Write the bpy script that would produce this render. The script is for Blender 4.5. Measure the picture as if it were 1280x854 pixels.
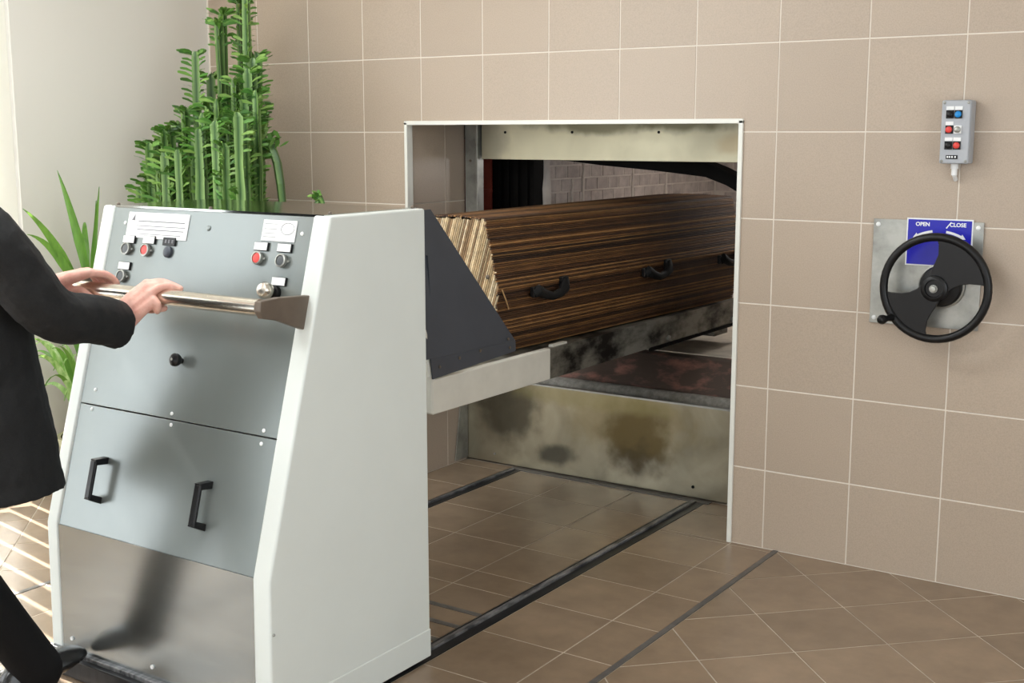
import bpy, bmesh, math, random
from mathutils import Vector, Matrix
random.seed(7)
R = math.radians
for o in list(bpy.data.objects): bpy.data.objects.remove(o)
scn = bpy.context.scene
C = scn.collection

# ------------------------------------------------------------------ camera
cam_d = bpy.data.cameras.new('camera')
cam = bpy.data.objects.new('camera', cam_d); C.objects.link(cam)
cam_d.sensor_width = 36; cam_d.lens = 1544.1 / 1280 * 36
yaw, pitch, roll = .593827, .167924, -.000836
fw = Vector((-math.sin(yaw)*math.cos(pitch), math.cos(yaw)*math.cos(pitch), -math.sin(pitch)))
rt = Vector((math.cos(yaw), math.sin(yaw), 0)); up = rt.cross(fw)
rt2 = rt*math.cos(roll) + up*math.sin(roll); up2 = -rt*math.sin(roll) + up*math.cos(roll)
M = Matrix((rt2, up2, -fw)).transposed().to_4x4(); M.translation = (4.40547, -4.35046, 1.59286)
cam.matrix_world = M
scn.camera = cam
cam_d.clip_start = .05

# ------------------------------------------------------------------ world, lights, exposure
w = bpy.data.worlds.new('world'); scn.world = w; w.use_nodes = True
bg = w.node_tree.nodes['Background']; bg.inputs[0].default_value = (.80, .88, 1, 1); bg.inputs[1].default_value = 1.6
vs = scn.view_settings
vs.view_transform = 'Standard'; vs.look = 'None'; vs.gamma = 1; vs.use_curve_mapping = False
vs.exposure = -0.64
XR_ = 6.6
def area(name, loc, rot, sx, sy, power, col=(1, 1, 1)):
    d = bpy.data.lights.new(name, 'AREA'); d.shape = 'RECTANGLE'; d.size = sx; d.size_y = sy
    d.energy = power; d.color = col
    o = bpy.data.objects.new(name, d); C.objects.link(o); o.location = loc; o.rotation_euler = rot
    return o
# daylight entering at the large side window, the window wall behind the photographer
area('daylight_side_window', (-.42, -4.95, 1.55), (0, R(-90), 0), 2.4, 3.0, 150, (.95, 1, 1.03))
area('daylight_rear_window', (2.4, -8.02, 1.6), (R(90), 0, 0), 4.4, 2.5, 62, (.95, 1, 1.03))
area('daylight_right_window', (XR_+.12, -3.5, 1.6), (0, R(90), 0), 2.4, 2.8, 104, (.95, 1, 1.03))
sd = bpy.data.lights.new('sun', 'SUN'); sd.energy = 42; sd.angle = R(.5); sd.color = (1, .97, .92)
sun = bpy.data.objects.new('sun', sd); C.objects.link(sun)
sdir = Vector((.985*math.cos(R(36)), -.171*math.cos(R(36)), -math.sin(R(36))))
sun.rotation_euler = sdir.to_track_quat('-Z', 'Y').to_euler(); sun.location = (-6, -1, 5)

# ------------------------------------------------------------------ helpers
WL = {}                                   # world location of every object that has been built
class MB:
    def __init__(s, frame=None): s.v = []; s.f = []; s.M = frame; s.col = None
    def add(s, vs_, fs):
        b = len(s.v)
        for p in vs_:
            p = Vector(p); s.v.append(s.M @ p if s.M else p)
        s.f += [tuple(b+i for i in f) for f in fs]; return s
    def box(s, a, b, ch=0):
        x0, y0, z0 = a; x1, y1, z1 = b
        if x0 > x1: x0, x1 = x1, x0
        if y0 > y1: y0, y1 = y1, y0
        if z0 > z1: z0, z1 = z1, z0
        if not ch:
            return s.add([(x0,y0,z0),(x1,y0,z0),(x1,y1,z0),(x0,y1,z0),(x0,y0,z1),(x1,y0,z1),(x1,y1,z1),(x0,y1,z1)],
                  [(0,3,2,1),(4,5,6,7),(0,1,5,4),(1,2,6,5),(2,3,7,6),(3,0,4,7)])
        bm = bmesh.new(); bmesh.ops.create_cube(bm, size=1)
        for v in bm.verts: v.co = Vector(((x0+x1)/2+v.co.x*(x1-x0), (y0+y1)/2+v.co.y*(y1-y0), (z0+z1)/2+v.co.z*(z1-z0)))
        bmesh.ops.bevel(bm, geom=bm.edges[:], offset=ch, segments=2, affect='EDGES', profile=.5)
        return s.bm(bm)
    def bm(s, bm):
        bm.verts.index_update()
        s.add([v.co.copy() for v in bm.verts], [tuple(v.index for v in f.verts) for f in bm.faces]); bm.free(); return s
    def prism(s, poly, fn0, fn1):
        """poly: 2-D outline; fn0/fn1 map a 2-D point to the two end faces"""
        n = len(poly)
        vs_ = [fn0(p) for p in poly] + [fn1(p) for p in poly]
        fs = [tuple(reversed(range(n))), tuple(range(n, 2*n))] + [(i, (i+1) % n, n+(i+1) % n, n+i) for i in range(n)]
        return s.add(vs_, fs)
    def loft(s, rings, cap=True, closed=False):
        n = len(rings[0]); vs_ = [p for r in rings for p in r]; fs = []
        k = len(rings)
        for j in range(k if closed else k-1):
            a = j*n; b = ((j+1) % k)*n
            for i in range(n): fs.append((a+i, a+(i+1) % n, b+(i+1) % n, b+i))
        if cap and not closed:
            fs.append(tuple(reversed(range(n)))); fs.append(tuple((k-1)*n+i for i in range(n)))
        return s.add(vs_, fs)
    def tube(s, pts, r, n=10, cap=True, closed=False, flat=1.0, upv=None):
        pts = [Vector(p) for p in pts]; m = len(pts)
        rr = r if isinstance(r, (list, tuple)) else [r]*m
        ref = Vector(upv) if upv else None; rings = []; pu = None
        for i in range(m):
            a = pts[(i-1) % m] if (closed or i > 0) else pts[i]; b = pts[(i+1) % m] if (closed or i < m-1) else pts[i]
            t = (b-a).normalized()
            if pu is None:
                q = ref if ref else (Vector((0,0,1)) if abs(t.z) < .9 else Vector((1,0,0)))
            else: q = pu
            u = (q - t*q.dot(t)).normalized(); pu = u; v = t.cross(u)
            rings.append([pts[i] + (u*math.cos(2*math.pi*k/n) + v*math.sin(2*math.pi*k/n)*flat)*rr[i] for k in range(n)])
        return s.loft(rings, cap, closed)
    def cyl(s, a, b, r, n=20, r2=None): return s.tube([a, b], [r, r if r2 is None else r2], n)
    def lathe(s, prof, c, axis=(0,0,1), n=24):
        ax = Vector(axis).normalized(); c = Vector(c)
        u = ax.orthogonal().normalized(); v = ax.cross(u)
        return s.loft([[c + ax*h + (u*math.cos(2*math.pi*k/n)+v*math.sin(2*math.pi*k/n))*max(r, 1e-4) for k in range(n)] for r, h in prof])
    def sphere(s, c, r, n=12, sc=(1,1,1)):
        c = Vector(c)
        return s.loft([[c+Vector((math.sin(R(a))*math.cos(2*math.pi*k/n)*r*sc[0], math.sin(R(a))*math.sin(2*math.pi*k/n)*r*sc[1], -math.cos(R(a))*r*sc[2])) for k in range(n)] for a in (4,25,50,75,100,125,150,176)])
    def build(s, name, m, parent=None, smooth=False, bevel=0, recalc=True):
        me = bpy.data.meshes.new(name)
        c = Vector((0,0,0))
        if s.v:
            lo = Vector([min(p[i] for p in s.v) for i in range(3)]); hi = Vector([max(p[i] for p in s.v) for i in range(3)]); c = (lo+hi)/2
        me.from_pydata([p-c for p in s.v], [], s.f)
        if recalc:
            bm = bmesh.new(); bm.from_mesh(me); bmesh.ops.recalc_face_normals(bm, faces=bm.faces); bm.to_mesh(me); bm.free()
        if s.col:
            at = me.color_attributes.new('Col', 'FLOAT_COLOR', 'POINT')
            for i, cc in enumerate(s.col): at.data[i].color = (*cc, 1)
        me.materials.append(m)
        if smooth:
            for p in me.polygons: p.use_smooth = True
        o = bpy.data.objects.new(name, me); C.objects.link(o)
        put(o, c, parent)
        if bevel:
            b = o.modifiers.new('bevel', 'BEVEL'); b.width = bevel; b.segments = 2; b.limit_method = 'ANGLE'; b.angle_limit = R(40)
        if smooth:
            try: me.set_sharp_from_angle(angle=R(42))
            except Exception: pass
        return o
def put(o, c, parent=None):
    c = Vector(c); WL[o.name] = c
    if parent is not None:
        o.parent = parent; o.location = c - WL[parent.name]
    else: o.location = c
def inst(name, me, c, parent):
    o = bpy.data.objects.new(name, me); C.objects.link(o); put(o, c, parent); return o
def tag(o, label, cat, group=None, kind=None):
    o['label'] = label; o['category'] = cat
    if group: o['group'] = group
    if kind: o['kind'] = kind
    return o
def thing(name, loc, label, cat, group=None):
    o = bpy.data.objects.new(name, None); o.empty_display_size = .1; C.objects.link(o); put(o, loc)
    return tag(o, label, cat, group)
def struct(o): o['kind'] = 'structure'; return o

# ------------------------------------------------------------------ materials
def mat(name, col, rough=.5, metal=0, var=0, scale=8, stretch=(1,1,1), bump=0, bscale=60, col2=None, rand=0, spec=.5, vcol=False, coat=0, tex='NOISE', contrast=(.35,.65)):
    m = bpy.data.materials.new(name); m.use_nodes = True
    nt = m.node_tree; N = nt.nodes; L = nt.links; p = N['Principled BSDF']
    p.inputs['Roughness'].default_value = rough; p.inputs['Metallic'].default_value = metal
    p.inputs['Base Color'].default_value = (*col, 1); p.inputs['Specular IOR Level'].default_value = spec
    if coat: p.inputs['Coat Weight'].default_value = coat; p.inputs['Coat Roughness'].default_value = .15
    tc = N.new('ShaderNodeTexCoord'); mp = N.new('ShaderNodeMapping'); mp.inputs['Scale'].default_value = stretch
    L.new(tc.outputs['Object'], mp.inputs['Vector'])
    last = None
    if rand or var or col2:
        oi = N.new('ShaderNodeObjectInfo')
        off = N.new('ShaderNodeVectorMath'); off.operation = 'ADD'
        mu = N.new('ShaderNodeVectorMath'); mu.operation = 'SCALE'; mu.inputs[0].default_value = (37, 91, 53)
        L.new(oi.outputs['Random'], mu.inputs['Scale']); L.new(mp.outputs[0], off.inputs[0]); L.new(mu.outputs[0], off.inputs[1])
        vec = off.outputs[0]
    else: vec = mp.outputs[0]
    if var or col2:
        n = N.new('ShaderNodeTexNoise'); n.inputs['Scale'].default_value = scale; n.inputs['Detail'].default_value = 5; n.inputs['Roughness'].default_value = .6
        L.new(vec, n.inputs['Vector'])
        cr = N.new('ShaderNodeMapRange'); cr.inputs[1].default_value = contrast[0]; cr.inputs[2].default_value = contrast[1]
        L.new(n.outputs['Fac'], cr.inputs[0])
        mx = N.new('ShaderNodeMix'); mx.data_type = 'RGBA'
        c2 = col2 if col2 else tuple(c*(1-var) for c in col)
        mx.inputs[6].default_value = (*col, 1); mx.inputs[7].default_value = (*c2, 1)
        L.new(cr.outputs[0], mx.inputs[0]); last = mx.outputs[2]
    if vcol:
        vc = N.new('ShaderNodeVertexColor'); vc.layer_name = 'Col'
        if last:
            ml = N.new('ShaderNodeMix'); ml.data_type = 'RGBA'; ml.blend_type = 'MULTIPLY'; ml.inputs[0].default_value = 1
            L.new(vc.outputs[0], ml.inputs[6]); L.new(last, ml.inputs[7]); last = ml.outputs[2]
        else: last = vc.outputs[0]
    if rand:
        hs = N.new('ShaderNodeHueSaturation')
        if last: L.new(last, hs.inputs['Color'])
        else: hs.inputs['Color'].default_value = (*col, 1)
        mr = N.new('ShaderNodeMapRange'); mr.inputs[3].default_value = 1-rand; mr.inputs[4].default_value = 1+rand
        L.new(oi.outputs['Random'], mr.inputs[0]); L.new(mr.outputs[0], hs.inputs['Value']); last = hs.outputs[0]
    if last: L.new(last, p.inputs['Base Color'])
    if bump:
        nb = N.new('ShaderNodeTexNoise'); nb.inputs['Scale'].default_value = bscale; nb.inputs['Detail'].default_value = 4
        L.new(vec, nb.inputs['Vector'])
        b = N.new('ShaderNodeBump'); b.inputs['Strength'].default_value = bump; b.inputs['Distance'].default_value = .004
        L.new(nb.outputs['Fac'], b.inputs['Height']); L.new(b.outputs[0], p.inputs['Normal'])
    return m
def srgb(r, g, b):
    f = lambda c: (c/255/12.92) if c/255 <= .04045 else ((c/255+.055)/1.055)**2.4
    return (f(r), f(g), f(b))

m_tile = mat('wall_tile_glaze', srgb(185,168,150), .34, var=.14, scale=240, bump=.08, bscale=260, rand=.025, contrast=(.4,.7))
m_grout = mat('wall_grout', srgb(230,222,210), .8)
m_ftile = mat('floor_tile_glaze', srgb(146,126,105), .27, var=.22, scale=7, bump=.06, bscale=140, rand=.07, contrast=(.3,.7))
m_fgrout = mat('floor_grout', srgb(190,176,158), .85, var=.35, scale=7)
m_paint = mat('left_wall_paint', srgb(226,223,215), .75, bump=.03, bscale=300)
m_white = mat('white_wall_paint', srgb(232,231,226), .8)
m_trim = mat('trim_profile', srgb(232,232,224), .35)
m_side = mat('cream_powder_coat', srgb(221,227,223), .38, var=.03, scale=4)
m_panel = mat('grey_panel_paint', srgb(128,135,133), .30, metal=.40, var=.05, scale=5, stretch=(1,1,.4), coat=.25)
m_kick = mat('brushed_stainless', srgb(164,168,166), .22, metal=.9, var=.12, scale=6, stretch=(1,1,6))
m_top = mat('polished_cover', srgb(170,172,168), .09, metal=1)
m_chrome = mat('satin_bar_steel', srgb(222,216,204), .24, metal=1, var=.08, scale=30, stretch=(6,1,1))
m_dsteel = mat('dark_bracket_steel', srgb(116,105,94), .5, metal=.5, var=.15, scale=14)
m_galv = mat('galvanised_steel', srgb(182,183,177), .38, metal=.65, var=.42, scale=9)
m_black = mat('black_plastic', (.0055,.0055,.006), .36, spec=.35)
m_blackr = mat('black_rubber', (.007,.007,.0072), .65, spec=.2)
m_shield = mat('shield_paint', srgb(74,79,88), .45, metal=.3, var=.12, scale=6)
m_labelw = mat('label_plastic', srgb(240,242,242), .35)
m_print = mat('label_print', srgb(120,120,124), .6)
m_red = mat('red_button', srgb(226,72,66), .35)
m_blue = mat('blue_button', srgb(18,138,214), .35)
m_signb = mat('sign_blue', srgb(24,24,176), .35)
m_boxg = mat('enclosure_grey', srgb(176,180,186), .4, var=.06, scale=20)
m_soot = mat('sooty_steel', (.006,.0055,.005), .7, var=.4, scale=9, spec=.12)
m_rail = mat('rail_black_steel', (.03,.031,.034), .35, metal=.4, var=.5, scale=24, stretch=(3,.6,1))
m_railtop = mat('rail_worn_steel', srgb(160,160,162), .38, metal=.5, col2=srgb(70,71,75), scale=22, stretch=(2,.5,1))
m_strip = mat('floor_strip_metal', srgb(108,104,100), .5, metal=.2, var=.3, scale=20)
m_redox = mat('red_oxide_steel', srgb(158,70,54), .6, var=.4, scale=12)
m_brick = mat('refractory_brick', srgb(206,196,190), .85, col2=srgb(176,166,162), scale=14, bump=.35, bscale=40, rand=.08)
m_mortar = mat('refractory_mortar', srgb(224,216,208), .9, var=.15, scale=10)
m_hearth = mat('hearth_slab', srgb(222,214,200), .9, var=.25, scale=9, bump=.3, bscale=50)
m_sill = mat('burnt_sill', srgb(92,78,70), .75, col2=srgb(176,122,110), scale=9, stretch=(1,2,1), contrast=(.5,.78), bump=.4, bscale=30)
m_grey_r = mat('grey_refractory', srgb(158,154,146), .8, var=.4, scale=40, bump=.3)
m_tray = mat('tray_cream_paint', srgb(214,212,202), .4, var=.08, scale=12)
m_traysoot = mat('tray_scorched_steel', srgb(150,148,138), .45, metal=.6, col2=srgb(26,22,19), scale=5, stretch=(1,.8,1.6), contrast=(.42,.62))
m_reed = mat('cane_reed', (1,1,1), .55, var=.35, scale=10, stretch=(5,1,5), vcol=True)
m_core = mat('coffin_core', srgb(40,27,17), .9)
m_stem = mat('succulent_stem', (1,1,1), .45, var=.25, scale=9, stretch=(1,1,.35), vcol=True)
m_leaf = mat('succulent_leaf', (1,1,1), .42, var=.3, scale=14, vcol=True)
m_blade = mat('blade_leaf', srgb(98,146,50), .4, col2=srgb(70,116,38), scale=5, stretch=(9,9,.6))
m_blade2 = mat('pale_blade_leaf', srgb(186,208,150), .45, col2=srgb(96,150,56), scale=6, stretch=(9,9,.6))
m_pot = mat('planter_olive', srgb(150,146,112), .6, var=.1)
m_pot2 = mat('planter_terracotta', srgb(150,100,76), .75, var=.15)
m_soil = mat('potting_soil', srgb(60,46,36), .95, bump=.8, bscale=50)
m_suit = mat('black_suit_wool', (.013,.0135,.0142), .75, var=.25, scale=160, bump=.2, bscale=400, spec=.3)
m_suit2 = mat('black_suit_trousers', (.008,.008,.0085), .8, var=.2, scale=160, spec=.2)
m_skin = mat('skin', srgb(226,180,164), .5, col2=srgb(212,152,138), scale=26, bump=.12, bscale=160)
m_skin.node_tree.nodes['Principled BSDF'].inputs['Subsurface Weight'].default_value = .12
m_skin.node_tree.nodes['Principled BSDF'].inputs['Subsurface Radius'].default_value = (.01,.004,.002)
m_hair = mat('grey_hair', srgb(92,84,78), .7, var=.4, scale=60)
m_shoe = mat('black_shoe_leather', (.013,.013,.013), .27)
m_shirt = mat('white_shirt', srgb(230,230,232), .8)
m_ceil = mat('ceiling_paint', srgb(236,236,232), .85)
m_blind = mat('vertical_blind_fabric', srgb(236,232,222), .9)
m_blind.node_tree.nodes['Principled BSDF'].inputs['Transmission Weight'].default_value = 0
def make_translucent(m, col, f):
    nt = m.node_tree; N = nt.nodes; L = nt.links
    t = N.new('ShaderNodeBsdfTranslucent'); t.inputs[0].default_value = (*col, 1)
    mx = N.new('ShaderNodeMixShader'); mx.inputs[0].default_value = f
    L.new(N['Principled BSDF'].outputs[0], mx.inputs[1]); L.new(t.outputs[0], mx.inputs[2]); L.new(mx.outputs[0], N['Material Output'].inputs[0])
make_translucent(m_blind, (.94,.94,.92), .75)
for m_ in (m_leaf, m_blade, m_blade2): make_translucent(m_, (.35,.6,.12), .14)
m_glass = bpy.data.materials.new('window_glass'); m_glass.use_nodes = True
nt = m_glass.node_tree; nt.nodes.remove(nt.nodes['Principled BSDF'])
_t = nt.nodes.new('ShaderNodeBsdfTransparent'); _g = nt.nodes.new('ShaderNodeBsdfGlossy'); _g.inputs['Roughness'].default_value = .02
_m = nt.nodes.new('ShaderNodeMixShader'); _m.inputs[0].default_value = .06
nt.links.new(_t.outputs[0], _m.inputs[1]); nt.links.new(_g.outputs[0], _m.inputs[2]); nt.links.new(_m.outputs[0], nt.nodes['Material Output'].inputs[0])

def stained_steel(name, base, patches, rough=.3, streak=.35, metal=.7):
    """stainless sheet with scorch marks and darker areas; stains: (x, z, rx, rz, colour, strength) in the sheet's own coordinates"""
    m = bpy.data.materials.new(name); m.use_nodes = True
    nt = m.node_tree; N = nt.nodes; L = nt.links; p = N['Principled BSDF']; p.inputs['Metallic'].default_value = metal
    tc = N.new('ShaderNodeTexCoord'); sx = N.new('ShaderNodeSeparateXYZ'); L.new(tc.outputs['Object'], sx.inputs[0])
    nz = N.new('ShaderNodeTexNoise'); nz.inputs['Scale'].default_value = 4; nz.inputs['Detail'].default_value = 6; nz.inputs['Distortion'].default_value = .8
    L.new(tc.outputs['Object'], nz.inputs['Vector'])
    mr = N.new('ShaderNodeMapRange'); mr.inputs[1].default_value = .35; mr.inputs[2].default_value = .7; L.new(nz.outputs['Fac'], mr.inputs[0])
    mx = N.new('ShaderNodeMix'); mx.data_type = 'RGBA'; mx.inputs[6].default_value = (*base, 1); mx.inputs[7].default_value = (*[c*(1-streak) for c in base], 1)
    L.new(mr.outputs[0], mx.inputs[0]); last = mx.outputs[2]
    def math_(op, a, b=None):
        n = N.new('ShaderNodeMath'); n.operation = op
        for i, q in enumerate((a, b)):
            if q is None: continue
            if isinstance(q, (int, float)): n.inputs[i].default_value = q
            else: L.new(q, n.inputs[i])
        return n.outputs[0]
    n2 = N.new('ShaderNodeTexNoise'); n2.inputs['Scale'].default_value = 9; n2.inputs['Detail'].default_value = 5; L.new(tc.outputs['Object'], n2.inputs['Vector'])
    for (x, z, rx, rz, c, st) in patches:
        dx = math_('DIVIDE', math_('SUBTRACT', sx.outputs[0], x), rx); dz = math_('DIVIDE', math_('SUBTRACT', sx.outputs[2], z), rz)
        d = math_('SQRT', math_('ADD', math_('MULTIPLY', dx, dx), math_('MULTIPLY', dz, dz)))
        d = math_('ADD', d, math_('MULTIPLY', math_('SUBTRACT', n2.outputs['Fac'], .5), 1.1))
        r = N.new('ShaderNodeMapRange'); r.interpolation_type = 'SMOOTHSTEP'; r.inputs[1].default_value = .45; r.inputs[2].default_value = 1.15; r.inputs[3].default_value = st; r.inputs[4].default_value = 0
        L.new(d, r.inputs[0])
        k = N.new('ShaderNodeMix'); k.data_type = 'RGBA'; k.inputs[7].default_value = (*c, 1); L.new(r.outputs[0], k.inputs[0]); L.new(last, k.inputs[6]); last = k.outputs[2]
    L.new(last, p.inputs['Base Color'])
    rr = N.new('ShaderNodeMapRange'); rr.inputs[3].default_value = rough; rr.inputs[4].default_value = rough+.14; L.new(nz.outputs['Fac'], rr.inputs[0]); L.new(rr.outputs[0], p.inputs['Roughness'])
    b = N.new('ShaderNodeBump'); b.inputs['Strength'].default_value = .1; b.inputs['Distance'].default_value = .01; L.new(n2.outputs['Fac'], b.inputs['Height']); L.new(b.outputs[0], p.inputs['Normal'])
    return m

# ------------------------------------------------------------------ room shell
TW, TH, TZ0 = .33, .32058, .3109
OX0, OX1, OZ = .90, 2.505, 1.636            # furnace opening in the tiled wall
RD = .44                                    # depth of the recess
XL, XR, YB, ZC = -.34, 6.6, -8.0, 3.1
WT = .25
b = MB()                                     # grout bed of the tiled wall, opening left free
b.box((XL-WT, 0, -.1), (OX0, WT, ZC)); b.box((OX1, 0, -.1), (XR+WT, WT, ZC)); b.box((OX0, 0, OZ), (OX1, WT, ZC))
wall = struct(b.build('wall_front', m_grout))
tile_cache = {}
def tile_mesh(w_, h_):
    k = (round(w_, 4), round(h_, 4))
    if k not in tile_cache:
        t = MB(); x, z = w_/2, h_/2; e = .0010
        t.loft([[(-x,0,-z),(x,0,-z),(x,0,z),(-x,0,z)], [(-x,-.0010,-z),(x,-.0010,-z),(x,-.0010,z),(-x,-.0010,z)],
                [(-x+e,-.0018,-z+e),(x-e,-.0018,-z+e),(x-e,-.0018,z-e),(-x+e,-.0018,z-e)]])
        o = t.build('tile', m_tile); tile_cache[k] = o.data; WL.pop(o.name); bpy.data.objects.remove(o)
    return tile_cache[k]
J = .0048
zs = [0] + [TZ0 + TH*k for k in range(0, 10) if TZ0 + TH*k < ZC-.02] + [ZC]
for ci in range(-2, 20):
    x0, x1 = max(ci*TW, XL), min(ci*TW+TW, XR)
    if x1-x0 < .02: continue
    for k in range(len(zs)-1):
        z0, z1 = zs[k], zs[k+1]
        a0, a1, c0, c1 = x0+J/2, x1-J/2, z0+J/2, z1-J/2
        inx = a1 > OX0 and a0 < OX1; inz = c0 < OZ
        if inx and inz:
            if a0 >= OX0 and a1 <= OX1:
                c0 = max(c0, OZ+.002)
                if c1-c0 < .02: continue
            elif c1 <= OZ:
                if a0 < OX0: a1 = OX0-.002
                else: a0 = OX1+.002
            else:                            # corner tile: an L cut around the opening
                if a0 < OX0: poly = [(a0,c0),(OX0-.002,c0),(OX0-.002,OZ+.002),(a1,OZ+.002),(a1,c1),(a0,c1)]
                else: poly = [(OX1+.002,c0),(a1,c0),(a1,c1),(a0,c1),(a0,OZ+.002),(OX1+.002,OZ+.002)]
                MB().prism(poly, lambda p: (p[0],0,p[1]), lambda p: (p[0],-.0018,p[1])).build('tile', m_tile, wall); continue
        inst('tile', tile_mesh(a1-a0, c1-c0), ((a0+a1)/2, -.0009, (c0+c1)/2), wall)
# left wall with the window openings
W1 = (-3.15, -1.10, .06, 2.62); W2 = (-6.5, -3.4, .3, 2.75)
def wall_x(name, x0, x1, y0, y1, wins):
    m = MB(); ys = y0
    for (a, c, z0, z1) in sorted(wins):
        m.box((x0, ys, -.1), (x1, a, ZC)); m.box((x0, a, -.1), (x1, c, z0)); m.box((x0, a, z1), (x1, c, ZC)); ys = c
    m.box((x0, ys, -.1), (x1, y1, ZC)); return struct(m.build(name, m_paint))
wall_x('wall_left', XL-WT, XL, YB, 0, [W1, W2])
m = MB(); m.box((XR, YB, -.1), (XR+WT, -5.0, ZC)); m.box((XR, -2.0, -.1), (XR+WT, 0, ZC)); m.box((XR, -5.0, -.1), (XR+WT, -2.0, .3)); m.box((XR, -5.0, 2.9), (XR+WT, -2.0, ZC))
struct(m.build('wall_right', m_white))
m = MB(); m.box((XL-WT, YB-WT, -.1), (.2, YB, ZC)); m.box((4.6, YB-WT, -.1), (XR+WT, YB, ZC)); m.box((.2, YB-WT, -.1), (4.6, YB, .3)); m.box((.2, YB-WT, 2.9), (4.6, YB, ZC))
struct(m.build('wall_back', m_white))
struct(MB().box((XL-WT, YB-WT, ZC), (XR+WT, WT, ZC+.15)).build('ceiling', m_ceil))
m_diff = bpy.data.materials.new('added_lamp_diffuser'); m_diff.use_nodes = True
_p = m_diff.node_tree.nodes['Principled BSDF']; _p.inputs['Emission Color'].default_value = (.97,1,1,1); _p.inputs['Emission Strength'].default_value = 3
for i, (lx, ly) in enumerate(((1.3,-2.0),(1.3,-4.6))):  # unseen ceiling panels added to brighten floor, left wall and machine side
    cl = thing('added_ceiling_light', (lx, ly, ZC-.05), 'added flat white ceiling light panel above the ' + ['loading machine','side window, behind the person'][i], 'light', 'added ceiling light panels')
    f = MB(); f.box((lx-.62, ly-.32, ZC-.04), (lx+.62, ly-.29, ZC)); f.box((lx-.62, ly+.29, ZC-.04), (lx+.62, ly+.32, ZC)); f.box((lx-.62, ly-.32, ZC-.04), (lx-.59, ly+.32, ZC)); f.box((lx+.59, ly-.32, ZC-.04), (lx+.62, ly+.32, ZC))
    f.build('frame', m_trim, cl); MB().box((lx-.59, ly-.29, ZC-.03), (lx+.59, ly+.29, ZC-.005)).build('diffuser', m_diff, cl)
    area('added_panel_light', (lx, ly, ZC-.045), (0,0,0), 1.16, .56, 55, (.96, 1, 1.02))
def window_x(name, wn, mull):
    y0, y1, z0, z1 = wn
    root = bpy.data.objects.new(name, None); C.objects.link(root); put(root, (XL-.1, (y0+y1)/2, z0)); struct(root)
    f = MB(); f.box((XL-.24, y0, z0), (XL-.13, y0+.06, z1)); f.box((XL-.24, y1-.05, z0), (XL-.13, y1, z1)); f.box((XL-.24, y0, z0), (XL-.13, y1, z0+.06)); f.box((XL-.24, y0, z1-.06), (XL-.13, y1, z1))
    for k in range(1, mull): yy = y0+(y1-y0)*k/mull; f.box((XL-.24, yy-.03, z0), (XL-.13, yy+.03, z1))
    f.build('window_frame', m_trim, root)
    for k in range(mull):
        a = y0+(y1-y0)*k/mull+.03; c = y0+(y1-y0)*(k+1)/mull-.03
        MB().box((XL-.19, a, z0+.06), (XL-.184, c, z1-.06)).build('pane', m_glass, root)
    return root
window_x('window_1', W1, 2); window_x('window_2', W2, 3)
# vertical blind in window 1: the sun falls through its slits
vb = thing('vertical_blind', (XL-.08, -2.1, .08), 'white vertical blind of upright slats in the window beside the grey wall', 'blind')
MB().box((XL-.07, -3.07, 2.50), (XL-.005, -1.105, 2.55)).build('head_rail', m_trim, vb)
y = -1.152; sm = None
while y > -3.05:
    ang = R(33); dx, dy = .046*math.sin(ang), .046*math.cos(ang)
    if sm is None:
        so = MB().prism([(-dx,-dy),(dx,dy),(dx+.0015,dy),(-dx+.0015,-dy)], lambda p: (p[0],p[1],-1.19), lambda p: (p[0],p[1],1.19)).build('slat', m_blind, vb); sm = so.data
        put(so, (XL-.034, y, 1.30), vb)
    else: inst('slat', sm, (XL-.034, y, 1.30), vb)
    y -= .105

# ------------------------------------------------------------------ recess and trim of the opening
def tiles_on_x(x, face, yj, zj, parent):     # tiles on a side face of the recess
    for i in range(len(yj)-1):
        for k in range(len(zj)-1):
            a, c, z0, z1 = yj[i]+J/2, yj[i+1]-J/2, zj[k]+J/2, zj[k+1]-J/2
            t = .0018*face
            MB().loft([[(x,a,z0),(x,c,z0),(x,c,z1),(x,a,z1)], [(x+t*.7,a,z0),(x+t*.7,c,z0),(x+t*.7,c,z1),(x+t*.7,a,z1)], [(x+t,a+.0015,z0+.0015),(x+t,c-.0015,z0+.0015),(x+t,c-.0015,z1-.0015),(x+t,a+.0015,z1-.0015)]]).build('tile', m_tile, parent)
zr = [0] + [TZ0+TH*k for k in range(4)] + [OZ]
lw = struct(MB().box((OX0-.15, WT, -.1), (OX0, RD, OZ+.15)).box((OX0-.1, .002, 0), (OX0, WT, OZ)).build('wall_recess_left', m_grout))
tiles_on_x(OX0, 1, [.004, .285, RD], zr, lw)
rw = struct(MB().box((OX1, WT, -.1), (OX1+.15, RD, OZ+.15)).box((OX1, .002, 0), (OX1+.1, WT, OZ)).build('wall_recess_right', m_grout))
tiles_on_x(OX1, -1, [.004, .285, RD], zr, rw)
struct(MB().box((OX0, WT, OZ), (OX1, RD+.3, OZ+.15)).build('ceiling_recess', m_soot))
t = MB()
tw, tp = .016, .011
t.box((OX0-.002, -tp, 0), (OX0+tw-.002, .03, OZ)); t.box((OX1-tw+.004, -tp, 0), (OX1+.006, .03, OZ)); t.box((OX0-.002, -tp, OZ-tw+.004), (OX1+.006, .03, OZ+.006))
struct(t.build('trim_1', m_trim, bevel=.002))

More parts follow.
